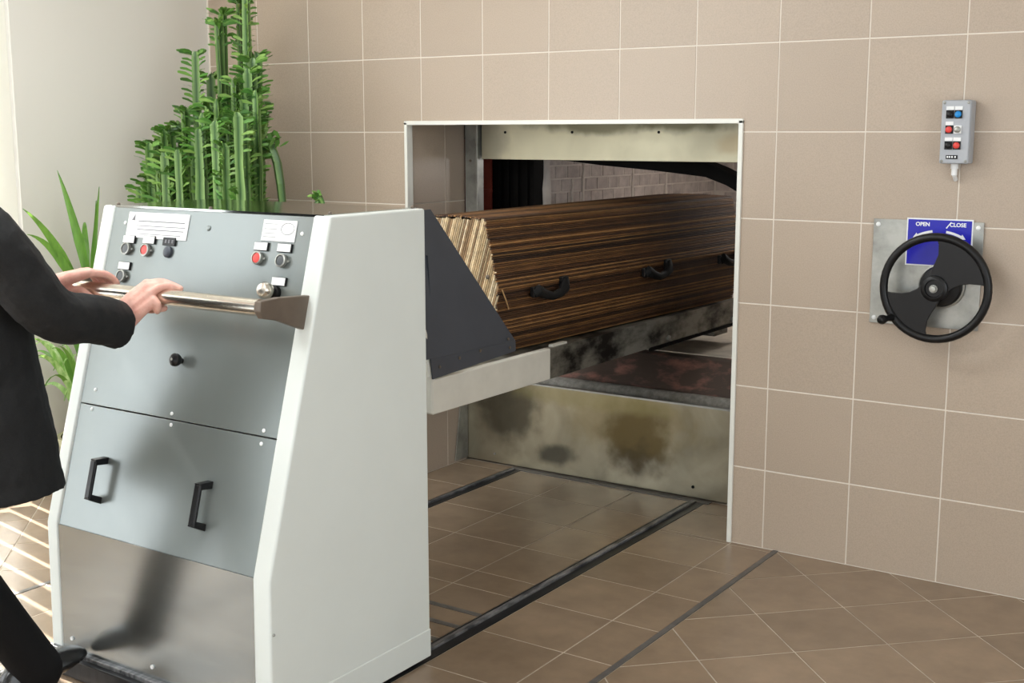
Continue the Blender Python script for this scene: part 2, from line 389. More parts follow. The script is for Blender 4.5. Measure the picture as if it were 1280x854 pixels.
# ------------------------------------------------------------------ floor
FX = (XL, XR); 
floor = struct(MB().box((XL-WT, YB-WT, -.2), (XR+WT, RD+.5, -.0012)).build('floor', m_fgrout))
def clip(poly, x0, x1, y0, y1):
    def cut(P, f, inter):
        out = []
        for i in range(len(P)):
            a, c = P[i], P[(i+1) % len(P)]
            if f(a): out.append(a)
            if f(a) != f(c): out.append(inter(a, c))
        return out
    def ix(v): return lambda a, c: (v, a[1]+(c[1]-a[1])*(v-a[0])/(c[0]-a[0]))
    def iy(v): return lambda a, c: (a[0]+(c[0]-a[0])*(v-a[1])/(c[1]-a[1]), v)
    for f, i in ((lambda p: p[0] >= x0, ix(x0)), (lambda p: p[0] <= x1, ix(x1)), (lambda p: p[1] >= y0, iy(y0)), (lambda p: p[1] <= y1, iy(y1))):
        poly = cut(poly, f, i)
        if len(poly) < 3: return []
    out = []
    for p in poly:
        if not out or (abs(p[0]-out[-1][0])+abs(p[1]-out[-1][1])) > 1e-4: out.append(p)
    if len(out) > 2 and abs(out[0][0]-out[-1][0])+abs(out[0][1]-out[-1][1]) < 1e-4: out.pop()
    return out if len(out) > 2 else []
def inset(poly, d):
    n = len(poly); A = sum(poly[i][0]*poly[(i+1)%n][1]-poly[(i+1)%n][0]*poly[i][1] for i in range(n))/2
    if A < 0: poly = poly[::-1]
    out = []
    for i in range(n):
        p0, p1, p2 = (Vector(poly[(i+k) % n]) for k in (-1, 0, 1))
        e1 = (p1-p0).normalized(); e2 = (p2-p1).normalized()
        n1 = Vector((-e1.y, e1.x)); n2 = Vector((-e2.y, e2.x)); k = 1+n1.dot(n2)
        q = p1 + (n1+n2)*(d/max(k, .3)); out.append((q.x, q.y))
    return out
def parea(p): return abs(sum(p[i][0]*p[(i+1)%len(p)][1]-p[(i+1)%len(p)][0]*p[i][1] for i in range(len(p)))/2)
rest = MB(); ft_count = 0; sq_cache = {}
def floor_tile(poly):
    global ft_count
    if not poly or parea(poly) < .0006: return
    cx_ = sum(p[0] for p in poly)/len(poly); cy_ = sum(p[1] for p in poly)/len(poly)
    q = inset(poly, .0026); q2 = inset(q, .0012)
    rings = [[(p[0], p[1], -.002) for p in q], [(p[0], p[1], -.0005) for p in q], [(p[0], p[1], 0) for p in q2]]
    if cy_ > -3.0 and cx_ < 4.6 and cx_ > XL:
        key = tuple((round(p[0]-cx_, 3), round(p[1]-cy_, 3)) for p in q)
        if key in sq_cache: inst('tile', sq_cache[key], (cx_, cy_, -.001), floor)
        else:
            o = MB().loft(rings).build('tile', m_ftile, floor)
            if len(poly) == 4: sq_cache[key] = o.data; 
            if len(poly) == 4 and abs(WL[o.name].x-cx_)+abs(WL[o.name].y-cy_) > 1e-4: del sq_cache[key]
        ft_count += 1
    else: rest.loft(rings)
def zone(x0, x1, y0, y1, xj, yj):
    for i in range(len(xj)-1):
        for k in range(len(yj)-1):
            floor_tile(clip([(xj[i],yj[k]),(xj[i+1],yj[k]),(xj[i+1],yj[k+1]),(xj[i],yj[k+1])], x0, x1, y0, y1))
def diag(x0, x1, y0, y1, ox=2.884, oy=-.636, p=.3135):
    h = p/math.sqrt(2)
    for i in range(-60, 60):
        for k in range(-60, 60):
            cx_, cy_ = ox+(i-k)*h, oy+(i+k)*h+h
            if x0-h < cx_ < x1+h and y0-h < cy_ < y1+h:
                floor_tile(clip([(cx_,cy_-h),(cx_+h,cy_),(cx_,cy_+h),(cx_-h,cy_)], x0, x1, y0, y1))
RL, RR, RWD = (1.186, 1.246), (2.132, 2.204), 0
P = .308
YJ = [-.512+P*k for k in range(-25, 4)]
bars = [-1.165, -1.285, -1.405]
yj_mid = [v for v in YJ if v < -1.5] + [-1.405-.02, -1.385, -1.285-.0, -1.165, -.97, -.82, -.512, -.204, .104, .395]
zone(RL[1], RR[0], YB, .395, [RL[1]-.05, 1.535, 1.866, RR[0]+.05], sorted(yj_mid))
zone(.67, RL[0], YB, RD, [.56, .89, RL[0]+.05], [-.26+P*k for k in range(-26, 4)])
zone(RR[1], 2.686, YB, 0, [RR[1]-.1, 2.512, 2.8], [-.338+P*k for k in range(-26, 3)])
zone(RR[1], OX1, 0, RD, [RR[1]-.1, 2.512, 2.8], [-.338+P*k for k in range(0, 4)])
diag(2.706, XR, YB, 0)
diag(XL, .65, YB, 0, ox=.188, oy=-1.587)
rs = rest.build('tile', m_ftile, floor); rs['kind'] = 'stuff'
def rail(name, x0, x1, y0, y1, label):
    r = thing(name, ((x0+x1)/2, y0, 0), label, 'rail', 'floor rails of the loading machine')
    MB().box((x0+.001, y0, -.0055), (x1-.001, y1, .0005)).build('channel_bed', m_rail, r)
    w_ = x1-x0
    MB().box((x0+.001, y0, -.004), (x0+.008, y1, .006)).build('channel_lip', m_rail, r)
    MB().box((x0+.012, y0, -.004), (x0+w_*.46, y1, .009)).build('running_strip', m_railtop, r, bevel=.003)
    MB().box((x1-.007, y0, -.004), (x1-.001, y1, .002)).build('channel_lip', m_rail, r)
rail('floor_rail', RL[0], RL[1], -5.2, .40, 'dark steel floor rail nearest the potted plants, running into the recess')
rail('floor_rail', RR[0], RR[1], -5.2, .40, 'black steel floor rail with worn strip nearest the handwheel')
tag(MB().box((RL[0], .400, -.004), (RR[1]+.02, .436, .004)).build('rail_end_strip', m_strip), 'dark metal strip on the floor along the foot of the scorched steel panel', 'strip')
tag(MB().box((2.686, -7.9, -.005), (2.706, -.002, .0015)).build('floor_strip', m_strip), 'grey metal strip dividing straight from diagonal floor tiles near the handwheel', 'strip', 'dividing strips in the floor')
tag(MB().box((.65, -7.9, -.005), (.67, -.002, .0015)).build('floor_strip', m_strip), 'grey metal strip dividing straight from diagonal floor tiles near the potted plants', 'strip', 'dividing strips in the floor')
for i, yb in enumerate(bars):
    tag(MB().box((RL[1]+.002, yb-.012, -.004), (RR[0]-.002, yb+.012, .0015)).build('cross_strip', m_strip), ['grey metal cross strip between the floor rails, farthest from the machine', 'grey metal cross strip between the floor rails, second from the machine', 'grey metal cross strip between the floor rails, closest to the machine'][i], 'strip', 'cross strips between the rails')

# ------------------------------------------------------------------ furnace behind the recess
fu = thing('cremation_furnace', (1.7, RD, 0), 'steel fronted cremation furnace with brick chamber behind the wall opening', 'furnace')
cs = MB(); cs.box((.45, WT, -.1), (.55, 3.2, 2.0)); cs.box((2.85, WT, -.1), (2.95, 3.2, 2.0)); cs.box((.45, 3.1, -.1), (2.95, 3.2, 2.0)); cs.box((.45, WT, 1.9), (2.95, 3.2, 2.0)); cs.box((.45, WT, -.2), (2.95, 3.2, -.1))  # unseen outer shell added to stop sun leaking into the recess
cs.build('added_casing', m_soot, fu)
def sheet(name, x0, x1, z0, z1, y, m, th=.012):
    return MB().box((x0, y, z0), (x1, y+th, z1)).build(name, m, fu, bevel=.002)
YELLOW = srgb(206,200,176); BROWN = srgb(46,34,16); OLIVE = srgb(98,92,62)
lp = sheet('lintel_panel', 1.0, OX1-.005, 1.468, OZ-.002, RD, stained_steel('scorched_lintel_steel', srgb(226,219,190), [(-.15,.075,.34,.05,OLIVE,.75),(.28,.08,.26,.05,OLIVE,.8),(-.72,.0,.12,.2,srgb(120,116,104),.5),(.55,-.01,.12,.05,srgb(190,160,110),.4)], rough=.42, streak=.15, metal=.5))
for hx in (1.135, 1.497, 1.93): MB().cyl((hx, RD+.002, 1.592), (hx, RD-.003, 1.592), .006, 12).build('bolt_hole', m_soot, fu)
pn = sheet('scorched_panel', OX0+.004, OX1-.005, .008, .42, RD, stained_steel('scorched_panel_steel', srgb(176,168,146), [(.14,.03,.20,.19,BROWN,.97),(-.55,.08,.2,.22,srgb(52,48,36),.75),(-.28,-.12,.12,.06,srgb(50,50,44),.75),(.12,.1,.42,.2,srgb(124,108,66),.5),(-.1,.17,.5,.06,srgb(140,132,92),.5)], rough=.24, streak=.4))  # scorch marks, and a darker area towards the left end
MB().box((OX0+.004, RD-.006, .416), (OX1-.005, RD+.02, .424)).build('panel_top_edge', m_galv, fu)
MB().cyl((1.07, RD+.001, .05), (1.07, RD-.004, .05), .006, 10).build('panel_screw', m_galv, fu)
MB().cyl((2.13, RD+.001, .055), (2.13, RD-.003, .055), .007, 10).build('panel_screw', m_soot, fu)
# folded guard wing on the side wall of the recess
MB().prism([(.335,.012),(RD-.004,.012),(RD-.004,.42),(.40,.42)], lambda p: (OX0+.005, p[0], p[1]), lambda p: (OX0+.011, p[0], p[1])).build('guard_wing', m_galv, fu)
m = MB(); m.box((.912, RD-.012, .42), (.984, RD+.01, OZ-.002)); m.box((.978, RD-.022, .42), (.990, RD+.03, OZ-.002))
m.build('frame_post', m_galv, fu, bevel=.002)
MB().cyl((.944, RD-.011, 1.46), (.944, RD-.016, 1.46), .006, 10).build('post_screw', m_dsteel, fu)
m = MB(); m.box((.70, .68, .1), (.885, .76, 1.62)); m.box((.80, .665, 1.30), (.888, .70, 1.315))
m.build('red_frame_column', m_redox, fu)
m = MB(); m.box((.885, .69, .1), (1.13, .78, 1.62))
for x in (.91, .965, 1.02, 1.075): m.box((x, .672, .2), (x+.03, .70, 1.62))
m.build('door_guide', m_soot, fu, bevel=.003)
MB().box((2.27, .69, .1), (2.6, .78, 1.62)).build('door_guide', m_soot, fu)
MB().box((.75, .47, 1.56), (2.6, .9, 1.66)).build('door_housing', m_soot, fu)
lo = [(1.13,1.475),(1.33,1.457),(1.5,1.440),(1.78,1.420),(2.03,1.396),(2.13,1.362),(2.27,1.29)]
hi = [(2.27,1.36),(2.10,1.435),(2.0,1.470),(1.13,1.53)]
MB().prism(lo+hi, lambda p: (p[0], .70, p[1]), lambda p: (p[0], .80, p[1])).build('door_arch', m_soot, fu)
CX0, CX1, CY0, CY1, CZ0, CZ1 = 1.13, 2.27, .78, 2.75, .57, 1.52
ch = MB(); ch.box((CX0-.25, CY0, .1), (CX0-.012, CY1+.2, CZ1+.2)); cw = ch.build('chamber_wall', m_mortar, fu)
ch = MB(); ch.box((CX1+.012, CY0, .1), (CX1+.25, CY1+.2, CZ1+.2)); cwr = ch.build('chamber_wall', m_mortar, fu)
cwb = MB().box((CX0-.25, CY1+.012, .1), (CX1+.25, CY1+.2, CZ1+.2)).build('chamber_wall', m_mortar, fu)
MB().box((CX0-.25, CY0, CZ1), (CX1+.25, CY1+.2, CZ1+.18)).build('chamber_vault', m_mortar, fu)
BW, BH = .118, .066
bk = MB().box((-.008, -BW/2+.004, -BH/2+.004), (.008, BW/2-.004, BH/2-.004), .003).build('brick', m_brick); bmesh_ = bk.data; WL.pop(bk.name); bpy.data.objects.remove(bk)
def bricks(x, parent, nz0):
    for k in range(nz0, 15):
        z = CZ0+BH*(k+.5); yy = CY0+BW/2+(k % 2)*BW/2
        if z+BH/2 > CZ1: continue
        while yy < CY1-.02:
            o = inst('brick', bmesh_, (x+random.uniform(-.0015,.0015), yy, z), parent); yy += BW
bricks(CX0-.016, cw, 3); 
bkb = MB().box((-BW/2+.004, -.008, -BH/2+.004), (BW/2-.004, .008, BH/2-.004), .003).build('brick', m_brick); bmb = bkb.data; WL.pop(bkb.name); bpy.data.objects.remove(bkb)
for k in range(8, 15):
    z = CZ0+BH*(k+.5); xx = CX0+BW/2+(k % 2)*BW/2
    while xx < CX1 and z+BH/2 < CZ1:
        inst('brick', bmb, (xx, CY1+.016+random.uniform(-.001,.001), z), cwb); xx += BW
# mortar runs on the brick face
for (yy, z0, z1) in ((1.06, 1.14, 1.36), (1.17, 1.16, 1.45), (1.70, 1.18, 1.46), (2.1, 1.1, 1.4)):
    pts = [(CX0-.008, yy+random.uniform(-.006,.006), z0+(z1-z0)*i/6) for i in range(7)]
    MB().tube(pts, [random.uniform(.006,.012) for _ in pts], 6).build('mortar_run', m_mortar, fu)
pts = [(CX0-.006+random.uniform(-.004,.004), CY0+.024+random.uniform(-.006,.006), .6+i*.06) for i in range(16)]
MB().tube(pts, [random.uniform(.024,.034) for _ in pts], 8).build('plaster_edge', m_mortar, fu, smooth=True)
MB().box((CX0-.2, .84, .3), (CX1+.2, CY1+.1, CZ0)).build('hearth', m_hearth, fu)
MB().prism([(.60,.30),(.84,.30),(.84,.565),(.80,.555),(.70,.47),(.60,.40)], lambda p: (.80,p[0],p[1]), lambda p: (2.6,p[0],p[1])).build('burnt_sill', m_sill, fu)
MB().tube([(.80,.60,.396),(2.6,.60,.396)], .038, 16).build('sill_roll', m_grey_r, fu, smooth=True)
MB().box((.80,.46,.28), (2.6,.60,.375)).build('sill_ledge', m_soot, fu)

# lamp added out of view on the chamber's right wall to brighten its bricks
il = MB().lathe([(.03,0),(.045,.01),(.05,.05),(.04,.07)], (CX1+.012, 1.75, 1.42), (-1,0,0), 16).build('added_chamber_lamp', m_galv, fu, smooth=True)
MB().lathe([(.04,.066),(.03,.082),(.001,.088)], (CX1+.012, 1.75, 1.42), (-1,0,0), 16).build('added_lamp_glass', m_diff, il, smooth=True)
pl_ = bpy.data.lights.new('added_chamber_light', 'POINT'); pl_.energy = 8; pl_.shadow_soft_size = .04; pl_.color = (1,.97,.95)
plo = bpy.data.objects.new('added_chamber_light', pl_); C.objects.link(plo); plo.location = (CX1-.14, 1.75, 1.42)

# ------------------------------------------------------------------ loading machine
KX0, KX1 = 1.28, 2.20
TOPF, TOPZ, KNY, KNZ, BOTY = -1.93, 1.376, -2.196, .452, -2.205
BACK = -1.53
mc = thing('coffin_loading_machine', (1.74, -1.9, 0), 'tall cream and grey coffin loading machine with steel push bar and long tray', 'loading machine')
prof = [(TOPF,TOPZ),(BACK,TOPZ),(BACK,.012),(BOTY,.012),(KNY,KNZ)]
def side_panel(x0, x1, inner):               # sheet with a rounded front return flange
    m = MB()
    off = .05 if inner > 0 else -.05
    xo, xi = (x0, x1) if inner > 0 else (x1, x0)
    m.prism(prof, lambda p: (x0, p[0], p[1]), lambda p: (x1, p[0], p[1]))
    o = m.build('side_panel', m_side, mc)
    bv = o.modifiers.new('bevel', 'BEVEL'); bv.width = .007; bv.segments = 4; bv.limit_method = 'ANGLE'; bv.angle_limit = R(50)
    for p in o.data.polygons: p.use_smooth = True
    try: o.data.set_sharp_from_angle(angle=R(30))
    except Exception: pass
    return o
side_panel(KX0, KX0+.05, 1); side_panel(KX1-.062, KX1, -1)
m = MB(); m.box((KX1-.004, BACK-.62, .012), (KX1+.003, BACK-.001, .10)); m.build('skirt', m_side, mc, bevel=.003)
nv = Vector((0, -(TOPZ-KNZ), -(TOPF-KNY)*-1)).normalized()
sl = (Vector((0, TOPF, TOPZ))-Vector((0, KNY, KNZ))); sv = sl.normalized(); nn = Vector((1,0,0)).cross(sv).normalized()
if nn.y > 0: nn = -nn
def FR(x, z, off=0.0):                       # frame on the sloping front: x along the machine, y up the slope, z out of it
    t = (z-KNZ)/(TOPZ-KNZ); o = Vector((x, KNY+(TOPF-KNY)*t, z)) + nn*off
    return Matrix(((1,sv[0],nn[0],o[0]),(0,sv[1],nn[1],o[1]),(0,sv[2],nn[2],o[2]),(0,0,0,1)))
SL = sl.length
FI = -.006                                   # panels sit a little behind the flange
def slope_panel(name, z0, z1, m):
    f = FR(1.735, (z0+z1)/2, FI); h = (z1-z0)/(TOPZ-KNZ)*SL/2
    return MB(f).box((-.405, -h+.0015, -.012), (.405, h-.0015, 0)).build(name, m, mc, bevel=.0015)
cp = slope_panel('control_panel', .802, TOPZ-.001, m_panel)
ap = slope_panel('access_panel', KNZ, .802, m_panel)
m = MB(); m.prism([(KNY+.004,KNZ),(KNY+.02,KNZ),(BOTY+.02,.07),(BOTY+.004,.07)], lambda p: (1.33,p[0],p[1]), lambda p: (2.14,p[0],p[1]))
kp = m.build('kick_panel', m_kick, mc)
MB().box((1.285, BOTY-.03, .004), (2.195, BOTY+.2, .062)).build('plinth', m_rail, mc, bevel=.003)
MB().box((1.29, BOTY-.012, .060), (2.19, BOTY+.03, .074)).build('plinth_ledge', m_railtop, mc, bevel=.002)
MB().box((KX0+.03, TOPF+.006, TOPZ-.004), (KX1-.03, BACK-.001, TOPZ+.0022)).build('top_cover', m_top, mc)
MB().box((KX0+.04, BACK-.02, .03), (KX1-.05, BACK-.004, TOPZ-.012)).build('back_panel', m_side, mc)
for (x, y) in ((1.335, TOPF+.012), (1.735, TOPF+.012), (2.165, TOPF+.035), (2.17, BACK-.02)):
    MB().sphere((x, y, TOPZ+.004), .006, 8).build('cover_screw', m_dsteel, mc)
def screw(x, z, parent, r=.0055, mm=m_labelw):
    MB(FR(x, z, FI)).lathe([(r,0),(r,.002),(r*.5,.0035)], (0,0,0), n=10).build('screw', mm, parent)
for x, z in ((1.388,1.329),(2.104,1.328),(1.387,.846),(1.727,.818),(2.086,.818)): screw(x, z, cp)
screw(1.746, 1.328, cp, .008, m_panel)
for x, z in ((1.386,.79),(1.732,.788),(2.085,.784)): screw(x, z, ap)
for x in (1.374, 1.731, 2.09): MB().cyl((x, BOTY+.006, .108), (x, BOTY+.001, .108), .006, 10).build('screw', m_labelw, kp)
def plate(x, z, w_, h_, name, parent, m_=m_labelw, th=.003):
    return MB(FR(x, z, FI)).box((-w_/2,-h_/2,0), (w_/2,h_/2,th)).build(name, m_, parent, bevel=.0008)
p1 = plate(1.532, 1.325, .262, .076, 'instruction_plate', mc)
for k, (yy, hw, t) in enumerate(((.012,.10,.0014),(-.002,.105,.0010),(-.013,.10,.0012),(-.026,.09,.0008))):
    MB(FR(1.548, 1.325, FI)).box((-hw, yy-t, .003), (hw, yy+t, .0034)).build('print_line', m_print, p1)
MB(FR(1.425, 1.345, FI)).add([(-.008,-.008,.0034),(.008,-.008,.0034),(.006,.012,.0034)], [(0,1,2)]).build('print_mark', m_print, p1)
p2 = plate(2.020, 1.332, .124, .058, 'rating_plate', mc)
ring = [(.024*math.cos(a*math.pi/10), .016*math.sin(a*math.pi/10), .0034) for a in range(20)]
MB(FR(2.052, 1.338, FI)).tube(ring, .0007, 5, closed=True).build('print_mark', m_print, p2)
for yy in (.018, .004, -.008, -.018): MB(FR(2.0, 1.332, FI)).box((-.035, yy-.0006, .003), (.012, yy+.0006, .0034)).build('print_line', m_print, p2)
def tagplate(x, z, dark=False):
    t = MB(FR(x, z, FI)).box((-.026,-.012,0), (.026,.012,.006)).build('button_label', m_black, mc, bevel=.001)
    if not dark: MB(FR(x, z, FI)).box((-.0240,-.0105,.006), (.0235,.0105,.0072)).build('label_insert', m_labelw, t)
    else:
        for q in (-.016, -.002, .012): MB(FR(x, z, FI)).box((q,-.005,.006), (q+.007,.005,.0066)).build('label_insert', m_print, t)
def button(x, z, cm, flush=False):
    if flush:
        MB(FR(x, z, FI)).lathe([(.0165,0),(.0165,.007),(.012,.010),(.001,.0105)], (0,0,0), n=20).build('blanking_cap', m_shield, mc, smooth=True); return
    b_ = MB(FR(x, z, FI)).lathe([(.0150,0),(.0150,.004),(.0185,.005),(.0185,.013),(.0145,.014),(.0145,.010)], (0,0,0), n=22).build('push_button', m_galv, mc, smooth=True)
    MB(FR(x, z, FI)).lathe([(.0138,.002),(.0138,.0122),(.009,.013),(.001,.0132)], (0,0,0), n=20).build('button_cap', cm, b_, smooth=True)
    MB(FR(x, z, FI)).box((.012,-.0025,.002), (.026,.0025,.007)).build('button_tab', m_galv, b_)
m_greyb = mat('dark_grey_button', srgb(78,82,84), .4)
for x, z, d in ((1.423,1.282,0),(1.511,1.284,0),(1.597,1.283,1),(1.422,1.205,0),(1.966,1.288,0),(2.053,1.288,0),(2.053,1.2,0)): tagplate(x, z, d)
button(1.420,1.254,m_greyb); button(1.505,1.254,m_red); button(1.598,1.254,None,True); button(1.420,1.175,m_greyb); button(1.962,1.256,m_red); button(2.052,1.254,m_greyb)
sk = MB(FR(2.045, 1.170, FI)).lathe([(.019,0),(.019,.012),(.015,.014),(.015,.030)], (0,0,0), n=20).build('selector_knob', m_black, mc, smooth=True)
MB(FR(2.045, 1.170, FI)).lathe([(.013,.030),(.022,.032),(.0235,.046),(.017,.056),(.002,.059)], (0,0,0), n=20).build('knob_cap', m_chrome, sk, smooth=True)
kb = MB(FR(1.730, .962, FI)).lathe([(.008,0),(.008,.010),(.014,.012),(.0185,.020),(.0185,.030),(.011,.037),(.001,.038)], (0,0,0), n=16).build('pull_knob', m_black, mc, smooth=True)
MB(FR(1.730, .962, FI)).lathe([(.004,.0378),(.001,.0395)], (0,0,0), n=8).build('knob_pin', m_galv, kb)
def grip(x, zc):
    m = MB(FR(x, zc, FI)); L_ = .068
    for s_ in (-1, 1):
        m.prism([(s_*L_,0),(s_*(L_-.020),0),(s_*(L_-.026),.038),(s_*(L_-.010),.046)], lambda p: (-.012,p[0],p[1]), lambda p: (.012,p[0],p[1]))
    m.box((-.012,-L_+.012,.034), (.012,L_-.012,.046), .004)
    m.build('bridge_handle', m_black, ap, bevel=.002)
grip(1.487, .602); grip(1.922, .600)
BY, BZ = -2.145, 1.156
MB().cyl((1.33, BY, BZ), (2.150, BY, BZ), .0225, 24).build('push_bar', m_chrome, mc, smooth=True)
def bracket(x0, x1):
    pts = [(-1.955,1.170),(-1.99,1.075),(-2.10,1.118),(BY-.012,1.130),(BY-.024,1.150),(BY-.020,1.175),(-2.10,1.178)]
    MB().prism(pts, lambda p: (x0,p[0],p[1]), lambda p: (x1,p[0],p[1])).build('bar_bracket', m_dsteel, mc, bevel=.003)
bracket(2.150, 2.172); bracket(1.308, 1.330)
MB().sphere((2.203, -2.19, .31), .004, 8).build('dent_screw', m_galv, mc)
# tray
TX0, TX1, TY0, TY1, TZA, TZB = 1.42, 1.98, -1.22, 1.28, .678, .795
def beam(x0, x1):
    m = MB().box((x0, TY0, TZA), (x1, -.50, TZB), .004).build('tray_beam', m_tray, mc)
    m = MB().box((x0+.002, -.50, TZA+.001), (x1-.002, TY1, TZB-.001)).build('tray_beam', m_traysoot, mc)
beam(TX1-.03, TX1); beam(TX0, TX0+.03)
MB().box((TX0+.03, TY0+.01, TZB-.05), (TX1-.03, TY1, TZB-.012)).build('tray_bed', m_traysoot, mc)
MB().box((TX0+.01, TY0-.006, TZA+.004), (TX1-.002, TY0+.02, TZB+.05), .004).build('tray_end_plate', m_tray, mc)
MB().box((TX1-.034, -.46, TZB-.004), (TX1-.014, -.36, TZB+.006)).build('tray_lip', m_tray, mc)
MB().box((TX0+.06, TY1-.2, TZA-.06), (TX1-.06, TY1-.05, TZA+.04)).build('tray_foot', m_traysoot, mc)
MB().box((TX1-.008, .30, TZA-.014), (TX1-.002, TY1, TZA+.004)).build('tray_edge', m_soot, mc)
for yy, zz in ((.47,.700),(1.14,.70)): MB().lathe([(.013,0),(.013,.008),(.005,.011)], (TX1-.002, yy, zz), (1,0,0), 10).build('tray_bolt', m_galv, mc)
MB().box((1.52, BACK-.05, .60), (1.88, TY0+.02, .74), .006).build('tray_carrier', m_tray, mc)
arc = [(TX1-.012, TY0-.085+.085*math.sin(R(a)), TZB+.01+.20*math.cos(R(a))) for a in range(0, 100, 10)]
MB().tube(arc, .012, 8, flat=.6).build('tray_gusset', m_tray, mc, smooth=True)
sh = MB()
z_f = .868
sp = [(-1.225,TZB+.004),(-.742,.822),(-.742,.860),(-1.235,z_f)]
sh.prism(sp, lambda p: (TX1+.001,p[0],p[1]), lambda p: (TX1+.005,p[0],p[1]))
shd = sh.build('side_shield', m_shield, mc)
A_, B_, C_, D_ = (TX1+.003,-1.235,z_f), (TX1+.003,-.742,.860), (TX1-.055,-1.150,1.345), (TX1-.055,-1.35,1.345)
m = MB(); d_ = Vector((-.004,0,-.001)); q4 = [Vector(p) for p in (A_, B_, C_, D_, (TX1+.003,-1.40,z_f))]
m.loft([q4, [p+d_ for p in q4]]); m.build('sloping_shield', m_shield, mc)
m = MB(); m.prism([(TX0+.003,.80),(TX1-.003,.80),(TX1-.03,1.20),(TX0+.03,1.20)], lambda p: (p[0],-1.20,p[1]), lambda p: (p[0],-1.195,p[1])); m.build('rear_shield', m_shield, mc)
for yy, zz in ((-1.19,.835),(-1.08,.848),(-.96,.855),(-.78,.84),(-.79,.872)):
    MB().lathe([(.0055,0),(.0055,.003),(.002,.004)], (TX1+.005, yy, zz), (1,0,0), 8).build('rivet', m_dsteel, shd)

# ------------------------------------------------------------------ coffin
cf = thing('coffin', (1.71, .25, TZB-.012), 'brown cane coffin with black rope handles sliding into the furnace', 'coffin')
def coff(t):                                 # half widths and centre along the length
    hw = (.131+.065*t, .190+.062*t, .158+.05*t); cx_ = 1.695+.036*t; y_ = -.70+1.92*t
    return cx_, y_, hw
ZT, ZM, ZBt = 1.284, 1.036, TZB-.006
def cpt(t, u, face):                         # face: 'r1' upper right, 'r2' lower right, 'top'
    cx_, y_, (a, b_, c_) = coff(t)
    if face == 'top': return Vector((cx_+(-a+2*a*u), y_, ZT+(.006*math.sin(math.pi*u))))
    s_ = 1 if face[0] == 'r' else -1
    if face[1] == '1': return Vector((cx_+s_*(a+(b_-a)*u), y_, ZT+(ZM-ZT)*u))
    return Vector((cx_+s_*(b_+(c_-b_)*u), y_, ZM+(ZBt-ZM)*u))
core = MB(); rr = []
for t in (0.004, .5, .996):
    cx_, y_, (a, b_, c_) = coff(t); a -= .004; b_ -= .004; c_ -= .004
    rr.append([Vector((cx_+x_, y_, z_)) for x_, z_ in ((-a,ZT-.004),(a,ZT-.004),(b_,ZM),(c_,ZBt),(-c_,ZBt),(-b_,ZM))])
core.loft(rr); core.build('coffin_shell', m_core, cf)
def reedcol(l=1.0, pal=[(120,82,48),(96,64,38),(158,116,70),(74,48,30),(56,37,25),(136,96,56),(84,56,34)]):
    k = random.random()
    base = random.choice(pal)
    c = srgb(*base); v = random.uniform(.7,1.15)*l; return (c[0]*v, c[1]*v, c[2]*v)
def reeds(face, n):
    m = MB(); m.col = []
    for i in range(n):
        u = (i+.5)/n; s0 = -random.uniform(0,.006); pts = []
        for k in range(8):
            t = s0 + (1.003-s0)*k/7
            p = cpt(t, min(1, max(0, u+random.uniform(-.12,.12)/n)), face); pts.append(p)
        b0 = len(m.v); m.tube(pts, random.uniform(.0027,.0042)*(1.0 if face != 'top' else .9), 6); c = reedcol(); m.col += [c]*(len(m.v)-b0)
    return m
for nm, face, n in (('side_reeds','r1',36),('side_reeds','r2',34),('top_reeds','top',46),('side_reeds','l1',36),('side_reeds','l2',34)):
    o = reeds(face, n).build(nm, m_reed, cf, smooth=True); o['kind'] = 'stuff'
def end_reeds(t, yoff):
    m = MB(); m.col = []
    cx_, y_, (a, b_, c_) = coff(t); hexa = [(-a,ZT),(a,ZT),(b_,ZM),(c_,ZBt),(-c_,ZBt),(-b_,ZM)]
    d = Vector((math.sin(R(17)), math.cos(R(17)))); n_ = Vector((d.y, -d.x))
    for i in range(-38, 39):
        o0 = n_*(i*.0085)+Vector((0, 1.04)); lo_, hi_ = -9, 9
        for k in range(6):
            p, q = Vector(hexa[k]), Vector(hexa[(k+1) % 6]); e = q-p; nn_ = Vector((-e.y, e.x)); nn_ = nn_ if nn_.dot(Vector((0,1.04))-p) > 0 else -nn_
            den = nn_.dot(d); num = nn_.dot(p-o0)
            if abs(den) < 1e-6: continue
            tt = num/den
            if den > 0: lo_ = max(lo_, tt)
            else: hi_ = min(hi_, tt)
        if hi_-lo_ < .03: continue
        p, q = o0+d*(lo_+random.uniform(-.002,.006)), o0+d*(hi_-random.uniform(-.002,.006))
        b0 = len(m.v); m.tube([(cx_+p.x, y_+yoff, p.y), (cx_+q.x, y_+yoff, q.y)], random.uniform(.0032,.0046), 6); c = reedcol(1.25, [(214,194,158),(190,166,128),(150,122,88),(226,208,176),(204,182,146)]); m.col += [c]*(len(m.v)-b0)  # light falling on the coffin end is put into these paler reed colours
    o = m.build('end_reeds', m_reed, cf, smooth=True); o['kind'] = 'stuff'
end_reeds(0, -.002); end_reeds(1, .002)
cx_, y_, hw = coff(0)
MB().lathe([(.008,0),(.008,.004),(.003,.006)], (cx_+hw[1]-.045, y_-.006, 1.075), (0,-1,0), 10).build('coffin_bolt', m_dsteel, cf)
m_ = MB(); m_.tube([(cx_+hw[1]+.006, y_+.01, 1.03), (cx_+hw[1]+.012, y_+.03, .985), (cx_+hw[1]+.008, y_+.05, .955)], .003, 5); m_.col = [srgb(190,150,100)]*len(m_.v); m_.build('loose_reed', m_reed, cf)
